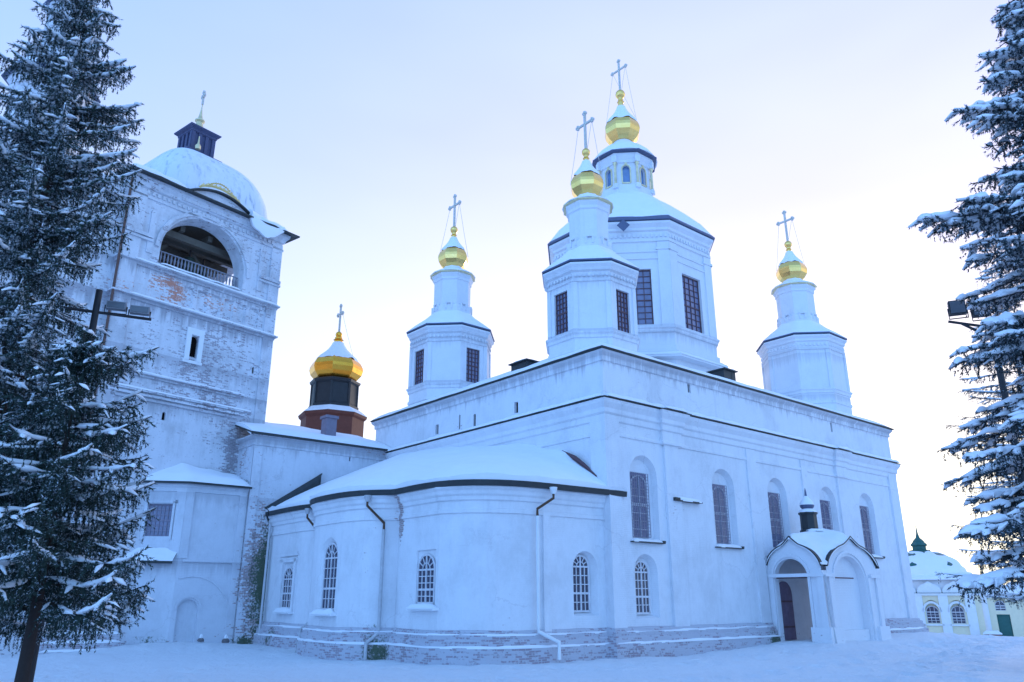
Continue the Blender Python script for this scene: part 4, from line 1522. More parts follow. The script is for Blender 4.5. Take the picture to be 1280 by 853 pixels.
for k in range(30):
    s = SL + .35 + k * .22
    mb.box(s, s + .12, -.03, .075, 17.2, 17.36, FT)
# arched brow above the belfry opening
BC = -2.35
brow = [(BC - 1.7 + 3.4 * k / 18, 17.84 + .62 * math.sin(math.pi * k / 18) ** .8) for k in range(19)]
mb.prism([(BC - 1.7, 17.5)] + [(BC + 1.7, 17.5)] + brow[::-1], -.6, .18, FT)
tw = mb.build("wall", ["tower_wall", "painted_dark"], bt_)
mb = MB()
for i in range(18):
    bar(mb, FT, brow[i], brow[i + 1], .07, -.5, .34)
mb.sweep(tring, [(.0, 17.87), (.55, 17.80), (.56, 17.86), (.0, 17.98)], closed=True)
mb.build("eave_flashing", "tin", bt_)
mb = MB()
for a, b in ((SL - .4, BC - 1.75), (BC + 1.8, SR - .1)):
    snow_strip(mb, [FT(a, .2, 17.9), FT((a + b) / 2, .26, 17.92), FT(b, .2, 17.9)], .6, .2, a)
snow_strip(mb, [FT(BC - 1.5, -.2, 18.02), FT(BC - .8, -.2, 18.34), FT(BC, -.2, 18.5), FT(BC + .8, -.2, 18.34), FT(BC + 1.5, -.2, 18.02)], .8, .14, 4)
# a sheet of snow slipping over the eave at the right
mb2rows = []
for i in range(12):
    u = i / 11
    s = BC + 1.35 + 1.75 * u
    top = 18.35 - .30 * u
    bot = 17.75 - .55 * math.sin(math.pi * min(1, u * 1.05)) ** .7 - .12 * nz(u * 5, 1)
    mb2rows.append([FT(s, -.3, top + .1), FT(s, .28, top - .02), FT(s, .52, (top + bot) / 2 + .12), FT(s, .58, (top + bot) / 2), FT(s, .5, bot), FT(s, .36, bot + .04), FT(s, .3, (top + bot) / 2)])
mb.grid(mb2rows)
mb.poly(mb2rows[0]); mb.poly(mb2rows[-1])
snow_strip(mb, [FT(SL + .5, .08, 14.32), FT(SR, .08, 14.32)], .2, .06, 2)
snow_strip(mb, [FT(SL + .5, .08, 12.88), FT(SR, .08, 12.88)], .2, .05, 3)
snow_strip(mb, [FT(-5.1, .05, 9.93), FT(-.1, .05, 9.93)], .1, .035, 3)
snow_strip(mb, [FT(-5.5, .06, 9.27), FT(.3, .06, 9.27)], .12, .035, 5)
snow_strip(mb, [FT(AC - AR, -.4, ZF), FT(AC + AR, -.4, ZF)], .9, .10, 5)
mb.build("ledge_snow", "snow", bt_, smooth=60)
# gilt ornament on the brow
mb = MB()
for i in range(30):
    u = i / 29
    z = 18.5 + .30 * math.sin(math.pi * u) ** .7
    s = BC - .95 + 1.9 * u
    mb.lathe([(0, -.07), (.075, 0), (0, .07 + .05 * (i % 3))], FT(s, .05, z - .02), 6)
    if i % 2:
        mb.lathe([(0, -.06), (.06, 0), (0, .06)], FT(BC - .7 + 1.4 * u, .05, z + .10 + .1 * math.sin(math.pi * u)), 6)
mb.build("gilt_ornament", "frosted_gold", bt_)
# square cloister-vault dome
CT = FT(-1.9, -TD / 2, 0)


def sq_ring(hw, z, n=12, rnd=.0):
    out = []
    for k in range(4):
        for i in range(n):
            u = -1 + 2 * i / n
            p = [(u, -1), (1, u), (-u, 1), (-1, -u)][k]
            out.append(p)
    res = []
    for p in out:
        l_ = (abs(p[0]) ** 5 + abs(p[1]) ** 5) ** .2
        q = (p[0] / l_, p[1] / l_)
        s, d = q[0] * hw, q[1] * hw
        res.append(FT(-1.75 + s, -TD / 2 - d, z))
    return res


DH, DW, DZ = 3.2, 2.95, 18.2
DC = -2.2
mb = MB()
mb.grid([sq_ring(DW + .12, 17.9), sq_ring(DW + .12, DZ + .10), sq_ring(DW + .28, DZ + .14), sq_ring(DW + .28, DZ + .22), sq_ring(DW, DZ + .25)], close_u=True)
dm = mb.build("dome_base", "tin_blue", bt_)
mb = MB()
rows = []
for k in range(19):
    a = math.pi / 2 * k / 18
    rows.append(sq_ring(.7 + (DW - .7) * math.cos(a) if k < 18 else .7, DZ + .2 + DH * math.sin(a)))
mb.grid(rows, close_u=True)
mb.poly(rows[-1])
mb.build("dome", "dome_snow", bt_, smooth=60)
# lantern
def sq_lathe(mb, prof):
    rr_ = []
    for h, z in prof:
        rr_.append([FT(-1.9 + sx * h, -TD / 2 - sy * h, z) for sx, sy in ((-1, -1), (1, -1), (1, 1), (-1, 1))])
    mb.grid(rr_, close_u=True)
    mb.poly(rr_[0]); mb.poly(rr_[-1])


lz = 21.75
mb = MB()
sq_lathe(mb, [(.80, lz - .45), (.92, lz - .2), (.92, lz + .05), (.8, lz + .09)])
sq_lathe(mb, [(.56, lz + .09), (.56, lz + 1.2)])
for sx in (-1, -.34, .34, 1):
    for sd in range(4):
        a = TA + R(90) * sd
        f = frame(CT.x + .56 * math.sin(a), CT.y - .56 * math.cos(a), a)
        mb.box(sx * .52 - .08, sx * .52 + .08, -.05, .07 + .001 * sd, lz + .1, lz + 1.18, f)
sq_lathe(mb, [(.58, lz + 1.16), (.65, lz + 1.21), (.65, lz + 1.29), (.78, lz + 1.4), (.8, lz + 1.46), (.5, lz + 1.6)])
mb.build("lantern", "blue_paint", bt_)
mb = MB()
mb.lathe([(.56, lz + 1.54), (.55, lz + 1.58), (.32, lz + 1.72), (.2, lz + 1.92), (.16, lz + 2.15), (.24, lz + 2.22), (.24, lz + 2.28), (.12, lz + 2.38), (.08, lz + 2.6), (.035, lz + 2.95), (.02, lz + 3.3)], (CT.x, CT.y, 0), 12)
mb.lathe([(.12, lz + .1), (.14, lz + .25), (.05, lz + .4), (.02, lz + .8)], FT(-2.3, -TD / 2 + .95, 0), 8)
mb.build("spire", "dull_gold", bt_, smooth=40)
make_cross(bt_, (CT.x, CT.y, lz + 3.2), .7, .13, R(-90))
# belfry timbers, railing
mb = MB()
mb.poly([FT(SL + .9, -.6, 17.3), FT(SR - .9, -.6, 17.3), FT(SR - .9, -TD + .9, 17.3), FT(SL + .9, -TD + .9, 17.3)])
for k in range(6):
    d = -1.3 - k * .85
    mb.box(SL + .9, SR - .9, d - .12, d + .12, 16.35 + .1 * (k % 2), 16.65 + .1 * (k % 2), FT)
for k in range(4):
    s = SL + 1.5 + k * 1.3
    mb.box(s - .1, s + .1, -TD + .9, -1.0, 16.7, 16.95, FT)
for k in range(3):
    bar(mb, lambda s, d, z: FT(s, d - 2.2 - k * 1.2, z), (AC - 1.9, 15.0), (AC - .6, 16.4), .14, -.07, .07)
    bar(mb, lambda s, d, z: FT(s, d - 2.2 - k * 1.2, z), (AC + 1.9, 15.0), (AC + .6, 16.4), .14, -.07, .07)
mb.build("belfry_beams", "timber", bt_)
mb = MB()
mb.tube([FT(AC - AR, -.25, ZF + .62), FT(AC + AR, -.25, ZF + .62)], .03, 6)
mb.tube([FT(AC - AR, -.25, ZF + .12), FT(AC + AR, -.25, ZF + .12)], .025, 6)
for k in range(24):
    s = AC - AR + .07 + k * (2 * AR - .14) / 23
    mb.lathe([(.018, .1), (.03, .25), (.045, .4), (.025, .52), (.018, .62)], FT(s, -.25, ZF), 6)
mb.build("railing", "railing_paint", bt_)
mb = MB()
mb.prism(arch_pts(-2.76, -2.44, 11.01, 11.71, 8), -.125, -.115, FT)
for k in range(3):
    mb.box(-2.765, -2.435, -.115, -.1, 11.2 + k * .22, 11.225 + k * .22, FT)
mb.build("window", "painted_dark", bt_)  # black plate just behind the wall face, painted for the dark inside
mb = MB()
mb.tube([FT(SL - .12, .12, 17.7), FT(SL - .1, .1, 6.2)], .05, 8)
mb.build("downpipe", "rust_orange", bt_, smooth=50)
# bells hang in the belfry: things of their own
for i, (s, d, z, r_) in enumerate(((AC + .35, -1.9, 15.15, .52), (AC - .95, -2.5, 15.4, .40), (AC + 1.25, -2.3, 15.5, .30))):
    c = FT(s, d, 0)
    root = thing("bell", (c.x, c.y, z), ("largest of the bronze bells hanging in the belfry arch", "middle sized bronze bell hung higher than the largest one in the belfry", "smallest of the bronze bells hanging under the belfry beams")[i], "bell", "bells hanging in the belfry")
    mb = MB()
    mb.lathe([(r_, 0), (r_ * 1.0, .04), (r_ * .82, r_ * .35), (r_ * .66, r_ * .8), (r_ * .60, r_ * 1.3), (r_ * .5, r_ * 1.6), (r_ * .2, r_ * 1.75), (.0, r_ * 1.78)], (c.x, c.y, z), 20, caps=False)
    mb.build("bell_body", "bronze", root, smooth=40)
    mb = MB()
    mb.tube([(c.x, c.y, z + r_ * 1.7), (c.x, c.y, 16.4)], .04, 6)
    mb.build("hanger", "iron", root)
    mb = MB()
    mb.tube([(c.x, c.y, z + r_ * .9), (c.x + .03, c.y, z - .1)], .02, 6)
    mb.lathe([(0, -.08), (.06, -.02), (0, .06)], (c.x + .03, c.y, z - .1), 8)
    mb.build("clapper", "iron", root)

# taller stage of the same tower group, half hidden by the spruce
wt_ = thing("clock_tower", (2.2, 33.0, 0), "slim pale tower behind the tall spruce, rising higher than the belfry beside it", "tower")
mb = MB()
wall_panel(mb, lambda s, d, z: FT(s, d - .35, z), rect_pts(-13.0, SL - .01, -.6, 17.3))
wall_panel(mb, frame(*FT(-13.0, -.35, 0).xy, TA - R(90)), rect_pts(-7, 0, -.6, 17.3))
mb.poly([FT(-13, -.35, 17.3), FT(SL - .01, -.35, 17.3), FT(SL - .01, -7, 17.3), FT(-13, -7, 17.3)])
q_ = [tuple(FT(-13, -.35, 0).xy), tuple(FT(SL - .02, -.35, 0).xy)]
mb.sweep(q_, [(-.05, 16.6), (.08, 16.65), (.1, 16.9), (.25, 17.1), (.26, 17.3), (-.05, 17.32)])
wc = FT(-6.9, -8.5, 0)
mb.lathe([(oct_r(1.5), 9), (oct_r(1.5), 24.4), (oct_r(1.58), 24.5), (oct_r(1.58), 24.8), (oct_r(1.72), 25.0), (oct_r(1.72), 25.15)], (wc.x, wc.y, 0), 8, TA + OCT)
mb.lathe([(oct_r(.8), 25.6), (oct_r(.8), 29.2), (oct_r(.95), 29.4), (oct_r(.95), 29.6)], (wc.x, wc.y, 0), 8, TA + OCT)
mb.build("wall", "tower_wall", wt_)
mb = MB()
mb.lathe([(oct_r(1.95), 25.16), (oct_r(1.95), 25.22), (oct_r(1.2), 26.2), (oct_r(.8), 26.4)], (wc.x, wc.y, 0), 8, TA + OCT)
mb.lathe([(oct_r(1.1), 29.6), (oct_r(1.1), 29.68), (oct_r(.6), 30.5), (.1, 33)], (wc.x, wc.y, 0), 8, TA + OCT)
mb.build("roof", "tin_blue", wt_)
mb = MB()
mb.lathe([(oct_r(1.9), 25.225), (oct_r(1.85), 25.36), (oct_r(1.18), 26.3), (oct_r(.85), 26.5)], (wc.x, wc.y, 0), 8, TA + OCT)
snow_strip(mb, [FT(-13, -.9, 17.3), FT(SL, -.9, 17.3)], 1.6, .3, 3)
mb.build("snow", "snow", wt_, smooth=60)

# ------------------------------------------------------------------ side wing between tower and cathedral
wing = thing("side_wing", (15, 32, 0), "low whitewashed wing linking the bell tower to the cathedral, mossy at its foot", "building")
WYF = 30.3
FW = frame(0, WYF, 0)
mb = MB()
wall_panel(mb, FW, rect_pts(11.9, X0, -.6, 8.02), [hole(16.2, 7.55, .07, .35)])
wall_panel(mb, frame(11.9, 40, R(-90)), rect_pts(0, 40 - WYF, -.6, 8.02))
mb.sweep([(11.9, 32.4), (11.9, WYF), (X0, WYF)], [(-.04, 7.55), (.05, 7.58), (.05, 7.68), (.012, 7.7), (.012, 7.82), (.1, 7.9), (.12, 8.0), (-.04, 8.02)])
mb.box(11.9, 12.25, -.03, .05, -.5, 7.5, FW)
mb.build("wall", ["wing_wall", "painted_dark"], wing)


def wing_roof(lift, y0):
    rows = []
    for j in range(13):
        y = y0 + (40 - y0) * j / 12
        row = []
        for i in range(23):
            x = 11.6 + (X0 - 11.62) * i / 22
            z = 8.06 + .30 * (min(y, 34) - 30) + (lift * (1 + .5 * nz(x * .8, y * .8, 4)) * (.25 if j == 0 else 1) if lift else 0)
            row.append(Vector((x, y, z)))
        rows.append(row)
    return rows


mb = MB()
mb.grid(wing_roof(0, 29.98))
mb.poly([(11.6, 29.98, 8.05), (X0 - .02, 29.98, 8.05), (X0 - .02, 29.98, 7.98), (11.6, 29.98, 7.98)])
mb.poly([(11.6, 29.98, 7.98), (X0 - .02, 29.98, 7.98), (X0 - .02, 30.35, 8.0), (11.6, 30.35, 8.0)])
mb.poly([(11.6, 29.98, 8.05), (11.6, 29.98, 7.98), (11.6, 34, 9.2), (11.6, 34, 9.26)])
rf = mb.build("roof", "tin", wing)
mb = MB()
rw = wing_roof(.17, 30.0)
mb.grid([[Vector((p.x, 29.99, 8.06)) for p in rw[0]]] + rw)
mb.grid([[Vector((11.61, r_[0].y, r_[0].z - .2)) for r_ in rw], [r_[0] for r_ in rw]])
mb.build("snow", "snow", rf, smooth=60)
mb = MB()
mb.box(15.42, 15.92, 31.2, 31.7, 8.0, 9.5)
mb.box(15.36, 15.98, 31.14, 31.76, 9.36, 9.48)
mb.box(15.3, 16.0, 31.05, 31.8, 8.0, 8.55)
mb.build("chimney", "chimney_brick", wing)

# ------------------------------------------------------------------ annex in front of the bell tower
ann = thing("annex", (9.4, 31, 0), "low whitewashed annex with a small snowy lean-to roof and a walled up arch", "building")
mb = MB()
ca, cb = (11.88, 30.42), (9.55, 30.42)
cc = (7.9, 31.4)
FA = frame(cb[0], cb[1], 0)
L1 = ca[0] - cb[0]
door_o = arch_pts(.2, .95, .05, 1.30, 12)
wall_panel(mb, FA, rect_pts(0, L1, -.6, 5.85), [(door_o, door_o, .14, True, 0)])
FA2 = frame(cc[0], cc[1], math.atan2(cb[1] - cc[1], cb[0] - cc[0]))
L2 = math.hypot(cb[0] - cc[0], cb[1] - cc[1])
wo = rect_pts(.62, 1.5, 3.88, 5.05)
wall_panel(mb, FA2, rect_pts(-3.5, L2, -.6, 5.85), [(wo, wo, .16, True, 0)])
mb.box(L2 - .34, L2 + .02, -.03, .05, 3.1, 5.6, FA2)
mb.box(.0, .3, -.03, .05, 3.1, 5.6, FA)
mb.box(L1 - .3, L1, -.03, .05, .0, 5.6, FA)
mb.box(.15, L1, -.03, .06, 2.98, 3.08, FA)
for k in range(18):
    a1, a2 = math.pi * k / 18, math.pi * (k + 1) / 18
    bar(mb, FA, (.62 + 1.5 * math.cos(a1), .9 + 1.6 * math.sin(a1)), (.62 + 1.5 * math.cos(a2), .9 + 1.6 * math.sin(a2)), .07, -.02, .035) if .62 + 1.5 * math.cos(a2) > 0 and .62 + 1.5 * math.cos(a1) > 0 else None
    bar(mb, FA, (.575 + .46 * math.cos(a1), 1.32 + .46 * math.sin(a1)), (.575 + .46 * math.cos(a2), 1.32 + .46 * math.sin(a2)), .09, -.02, .045)
for q in (rect_pts(.5, .62, 3.75, 5.15), rect_pts(1.5, 1.62, 3.75, 5.15), rect_pts(.45, 1.68, 5.08, 5.2)):
    mb.prism(q, -.02, .05, FA2)
mb.sweep([tuple(FA2(-3.5, 0, 0).xy), cb, ca], [(-.03, 5.5), (.05, 5.53), (.06, 5.66), (.14, 5.74), (.15, 5.84), (-.03, 5.86)])
mb.build("wall", "wing_wall", ann)
window(ann, FA2, .64, 1.48, 3.9, 5.03, -.13, "lattice")
mb = MB()
e0, e1, e2 = FA2(-3.5, .3, 5.86), Vector((cb[0], cb[1] - .3, 5.86)), Vector((ca[0] + .05, ca[1] - .3, 5.86))
t0, t1, t2 = FA2(-3.5, -1.5, 6.5), Vector((cb[0], 31.35, 6.5)), Vector((ca[0] + .05, 31.8, 6.35))
mb.grid([[e0 - Vector((0, 0, .07)), e1 - Vector((0, 0, .07)), e2 - Vector((0, 0, .07))], [e0, e1, e2], [t0, t1, t2]])
rf = mb.build("roof", "tin", ann)
mb = MB()
rows = []
for j in range(7):
    v = j / 6
    row = []
    for i in range(31):
        u = i / 30 * 2
        e = e0.lerp(e1, u) if u < 1 else e1.lerp(e2, u - 1)
        t = t0.lerp(t1, u) if u < 1 else t1.lerp(t2, u - 1)
        p = e.lerp(t, v)
        p.z += .015 + (0.18 * (1 + .5 * nz(p.x * 1.3, p.y * 1.3, 2))) * (.0 if j == 0 else (.8 if j == 1 else 1)) * (.3 if i in (0, 30) else 1)
        row.append(p)
    rows.append(row)
mb.grid(rows)
mb.build("snow", "snow", rf, smooth=60)
mb = MB()
f = FA2
a0, a1, b0, b1 = f(-3.5, .02, 3.55), f(L2 - .05, .02, 3.30), f(-3.5, .5, 3.05), f(L2 - .1, .34, 2.98)
mb.poly([a0, a1, b1, b0])
mb.poly([b0, b1, b1 - Vector((0, 0, .08)), b0 - Vector((0, 0, .08))])
lo = mb.build("lean_to_roof", "tin", ann)
mb = MB()
rows = []
for j in range(5):
    v = j / 4
    rows.append([b0.lerp(b1, i / 12).lerp(a0.lerp(a1, i / 12), v) + Vector((0, 0, .01 + (0 if j == 0 else .12) * (1 + .5 * nz(i * .5, j, 3)) * (1 if i < 12 else .2))) for i in range(13)])
mb.grid(rows)
mb.build("snow", "snow", lo, smooth=60)

# ------------------------------------------------------------------ church with the large gilt dome behind the wing
gc = (18.87, 37.5)
gch = thing("domed_church", (gc[0], gc[1], 0), "small church behind the wing with one big gilded dome on a dark drum", "church")
mb = MB()
mb.box(gc[0] - 2.6, gc[0] + 2.6, gc[1] - 2.0, gc[1] + 2.4, -.6, 9.3)
mb.build("wall", "wing_wall", gch)
mb = MB()
mb.lathe([(oct_r(1.55), 8.3), (oct_r(1.55), 10.75), (oct_r(1.66), 10.85), (oct_r(1.7), 10.98), (oct_r(1.25), 11.3)], (gc[0], gc[1], 0), 8, R(10))
mb.build("base_drum", "brown", gch)
mb = MB()
mb.lathe([(oct_r(1.24), 11.2), (oct_r(1.24), 11.5), (oct_r(1.16), 11.56), (oct_r(1.14), 12.65), (oct_r(1.24), 12.74), (oct_r(1.28), 12.86), (oct_r(1.1), 12.95)], (gc[0], gc[1], 0), 8, R(10))
for k in range(8):
    a = R(10 + 45 * k)
    f = frame(gc[0] + oct_r(1.14) * math.cos(a), gc[1] + oct_r(1.14) * math.sin(a), a + R(90))
    mb.box(-.06, .06, -.05, .05, 11.3, 12.8, f)
mb.build("drum", "drum_dark", gch)
mb = MB()
rows = []
for rr_, z in ((oct_r(1.7), 10.99), (oct_r(1.62), 11.08), (oct_r(1.3), 11.34), (oct_r(1.25), 11.36)):
    rows.append([Vector((gc[0] + rr_ * math.cos(R(10) + 2 * math.pi * k / 8), gc[1] + rr_ * math.sin(R(10) + 2 * math.pi * k / 8), z)) for k in range(8)])
mb.grid(rows, close_u=True)
mb.build("snow", "snow", gch)
_o = OCT
OCT = R(10)
onion(gch, gc, 1.46, 12.85, 15.15, n=8, mats=("deep_gold", "snow"), neck_h=.35, ball_r=.19, cover=.53)
OCT = _o
make_cross(gch, (gc[0], gc[1], 15.72), 1.65, .26, R(-90), [(1, .7, -.5, 14.4)])

# ------------------------------------------------------------------ pale yellow church far right
ych = thing("yellow_chapel", (60.3, 23.5, -.9), "small pale yellow chapel with a low green dome far behind the cathedral", "chapel")
hd = R(21.6)
FY = frame(57.0, 24.9, hd - R(90))           # s to the right as seen from here, d towards the camera
mb = MB()
wins = []
ops = []
for s, sc in ((.8, 1.0), (2.3, 1.0)):
    o = arch_pts(s - .40, s + .40, 0.12, 1.22, 10)
    ops.append((o, o, .2, True, 0))
    wins.append(s)
wall_panel(mb, FY, rect_pts(-1.6, 3.75, -2, 2.0), ops)
wall_panel(mb, frame(*FY(-1.6, 0, 0).xy, hd - R(180) + R(0) + R(180) - R(180)), rect_pts(-5, 0, -2, 2.0))
mb.box(-1.6, 3.75, -6, -.3, 1.9, 2.02, FY)
dop = rect_pts(4.5, 5.25, -.62, .72)
dar = arch_pts(4.5, 5.1, .95, 1.55, 8)
wall_panel(mb, lambda s, d, z: FY(s, d - .25, z), rect_pts(3.7, 6.6, -2, 1.95), [(dop, dop, .15, True, 0), (dar, dar, .15, True, 0)])
mb.box(6.55, 6.6, -5, -.25, -2, 1.95, FY)
mb.build("wall", "yellow", ych)
mb = MB()
for s in (.02, 1.55, 3.1):
    mb.box(s - .28, s + .28, -.03, .12, -2, 1.9, FY)
mb.box(-1.6, 3.8, -.03, .16, 1.9, 2.05, FY)
for c_ in (-.75, .8, 2.33):                # keel shaped gables
    pts = keel_pts(c_ - .74, c_ + .74, 2.0, 2.1, 2.85, 18)
    mb.prism(pts, -.3, .1, FY)
mb.box(-1.6, 3.75, -.5, -.2, 2.0, 3.1, FY)
for s in wins:
    for k in range(10):
        a1, a2 = math.pi * k / 10, math.pi * (k + 1) / 10
        bar(mb, FY, (s + .52 * math.cos(a1), .85 + .62 * math.sin(a1)), (s + .52 * math.cos(a2), .85 + .62 * math.sin(a2)), .14, -.02, .12)
    mb.box(s - .6, s + .6, -.03, .12, -.02, .08, FY)
for s in (3.9, 6.35):
    mb.box(s - .2, s + .2, -.3, -.13, -2, 1.9, FY)
mb.box(3.7, 6.7, -.3, -.1, 1.75, 2.0, FY)
mb.build("trim", "white", ych)
for s in wins:
    flat_window(ych, FY, s - .38, s + .38, .12, 1.22, -.16, 3, 4, "frame", arch=True, pane="pane")
flat_window(ych, lambda s, d, z: FY(s, d - .25, z), 4.5, 5.1, .95, 1.55, -.12, 2, 2, "frame", arch=True, pane="pane")
mb = MB()
mb.box(4.5, 5.25, -.42, -.36, -.62, .72, FY)
mb.box(4.58, 5.17, -.37, -.34, -.5, .6, FY)
mb.build("door", "green", ych)
yc = FY(.55, -2.9, 0)
mb = MB()
prof = [(3.0, 3.0)] + [(2.75 * math.cos(R(a)), 3.05 + 1.95 * math.sin(R(a))) for a in range(0, 85, 9)] + [(.5, 5.05)]
mb.lathe(prof, (yc.x, yc.y, 0), 12, R(8))
mb.build("dome", "green", ych)
mb = MB()
mb.lathe([(.75, 4.85), (.75, 5.0), (.48, 5.05), (.48, 5.3), (.58, 5.34), (.58, 5.42), (.4, 5.6), (.4, 5.66), (.15, 5.9), (.07, 6.2), (.02, 6.75), (.0, 6.9)], (yc.x, yc.y, 0), 8)
mb.build("cupola", "green", ych)
mb = MB()
mb.poly([FY(-1.7, .2, 2.06), FY(3.85, .2, 2.06), FY(3.85, -5, 3.0), FY(-1.7, -5, 3.0)])
rf = mb.build("roof", "green", ych)
mb = MB()
rows = []
for a in range(-4, 70, 6):
    row = []
    for k in range(40):
        th = 2 * math.pi * k / 40
        gap = .10 if (a < 22 or (a > 46 and nz(3 * math.cos(th), 3 * math.sin(th), a * .05) > 0)) else -.12
        gap = .09 if a < 24 else (.16 * nz(2.2 * math.cos(th), 2.2 * math.sin(th), a * .06) + .015)
        rr_ = (2.75 + gap) * math.cos(R(max(a, 0))) + (.15 if a < 0 else 0)
        row.append(Vector((yc.x + rr_ * math.cos(th), yc.y + rr_ * math.sin(th), 3.06 + (1.95 + gap) * math.sin(R(a)))))
    rows.append(row)
mb.grid(rows, close_u=True)
snow_strip(mb, [FY(-1.5, -.6, 2.95), FY(3.7, -.6, 2.95)], 1.5, .35, 2)
snow_strip(mb, [FY(3.7, -.9, 1.98), FY(6.8, -.9, 1.98)], 1.8, .75, 5)
mb.build("snow", "snow", rf, smooth=60)


# ------------------------------------------------------------------ floodlight masts
def floodlights(loc, ztop, ang, lamps, label, arms, rad=.06, head="iron"):
    root = thing("floodlight_mast", (loc[0], loc[1], 0), label, "floodlight")
    f = frame(loc[0], loc[1], ang)
    mb = MB()
    mb.tube([f(0, 0, -.3), f(0, 0, ztop)], [rad * 1.15, rad], 12)
    mb.build("pole", "iron", root, smooth=50)
    mb = MB()
    for a, b in arms:
        mb.tube([f(*a), f(*b)], .028, 6)
    mb.build("crossbar", "iron", root)
    for (s, d, z, w_, h_) in lamps:
        mb = MB()
        mb.prism([(s - w_ / 2, z - h_ / 2), (s + w_ / 2, z - h_ / 2), (s + w_ / 2, z + h_ / 2), (s - w_ / 2, z + h_ / 2)], d - .07, d + .07, f)
        mb.prism([(s - w_ / 2 + .06, z - h_ / 2 + .05), (s + w_ / 2 - .06, z - h_ / 2 + .05), (s + w_ / 2 - .06, z + h_ / 2 - .05), (s - w_ / 2 + .06, z + h_ / 2 - .05)], d - .15, d - .07, f)
        for k in range(5):
            mb.box(s - w_ / 2, s + w_ / 2, d - .14, d - .13, z - h_ / 2 + .04 + k * h_ / 6, z - h_ / 2 + .05 + k * h_ / 6, f)
        hd_ = mb.build("lamp_head", head, root)
        mb = MB()
        mb.prism([(s - w_ / 2 + .02, z - h_ / 2 + .02), (s + w_ / 2 - .02, z - h_ / 2 + .02), (s + w_ / 2 - .02, z + h_ / 2 - .02), (s - w_ / 2 + .02, z + h_ / 2 - .02)], d + .071, d + .082, f)
        mb.build("glass", "lamp_glass", hd_)
        mb = MB()
        mb.tube([f(s - w_ / 2 - .02, d, z), f(s - w_ / 2 - .02, d, z - h_ / 2 - .08), f(s + w_ / 2 + .02, d, z - h_ / 2 - .08), f(s + w_ / 2 + .02, d, z)], .015, 5)
        mb.build("bracket", "iron", hd_)
    return root


floodlights((2.82, 15.75), 7.35, R(-20), [(.34, .02, 7.06, .34, .15), (.76, .02, 7.02, .34, .15)],
            "black floodlight mast with long flat lamps half hidden by the dark spruces", [((-.6, 0, 6.92), (.98, 0, 6.87))], head="frosted_iron")
floodlights((17.2, 5.18), 7.15, R(-62), [(-.54, .05, 7.48, .31, .30), (-.14, .1, 7.36, .30, .28)],
            "black floodlight mast with two square lamps poking out of the snow laden blue spruce", [((-.74, 0, 7.22), (.08, 0, 6.97)), ((-.5, 0, 7.14), (0, 0, 6.75))])


# ------------------------------------------------------------------ spruces
class Soup:
    """triangle soup gathered with numpy"""
    def __init__(s):
        s.p, s.m = [], []

    def tris(s, arr, mat):
        s.p.append(arr.reshape(-1, 3, 3).astype(np.float32))
        s.m.append(np.full(len(s.p[-1]), mat, np.int32))

    def build(s, name, mats, parent, qv, qf):
        """needle triangles (flat) plus snow quads (smooth) in one crown mesh"""
        P = np.concatenate(s.p).reshape(-1, 3)
        M = np.concatenate(s.m)
        nt = len(M)
        off = np.array(parent.location, np.float32)
        V = np.concatenate([P, qv.astype(np.float32)]) - off
        me = bpy.data.meshes.new(name)
        me.vertices.add(len(V))
        me.vertices.foreach_set("co", V.astype(np.float32).reshape(-1))
        L = np.concatenate([np.arange(nt * 3, dtype=np.int32), (qf + nt * 3).astype(np.int32).reshape(-1)])
        me.loops.add(len(L))
        me.loops.foreach_set("vertex_index", L)
        me.polygons.add(nt + len(qf))
        me.polygons.foreach_set("loop_start", np.concatenate([np.arange(0, nt * 3, 3), nt * 3 + np.arange(0, len(qf) * 4, 4)]).astype(np.int32))
        me.polygons.foreach_set("loop_total", np.concatenate([np.full(nt, 3), np.full(len(qf), 4)]).astype(np.int32))
        for mt in mats:
            me.materials.append(MAT[mt])
        me.polygons.foreach_set("material_index", np.concatenate([M, np.full(len(qf), 2)]).astype(np.int32))
        me.polygons.foreach_set("use_smooth", np.concatenate([np.zeros(nt, bool), np.ones(len(qf), bool)]))
        me.update()
        o = bpy.data.objects.new(name, me)
        COL.objects.link(o)
        o.parent = parent
        return o


def unit(v):
    return v / np.maximum(1e-6, np.linalg.norm(v, axis=-1, keepdims=True))


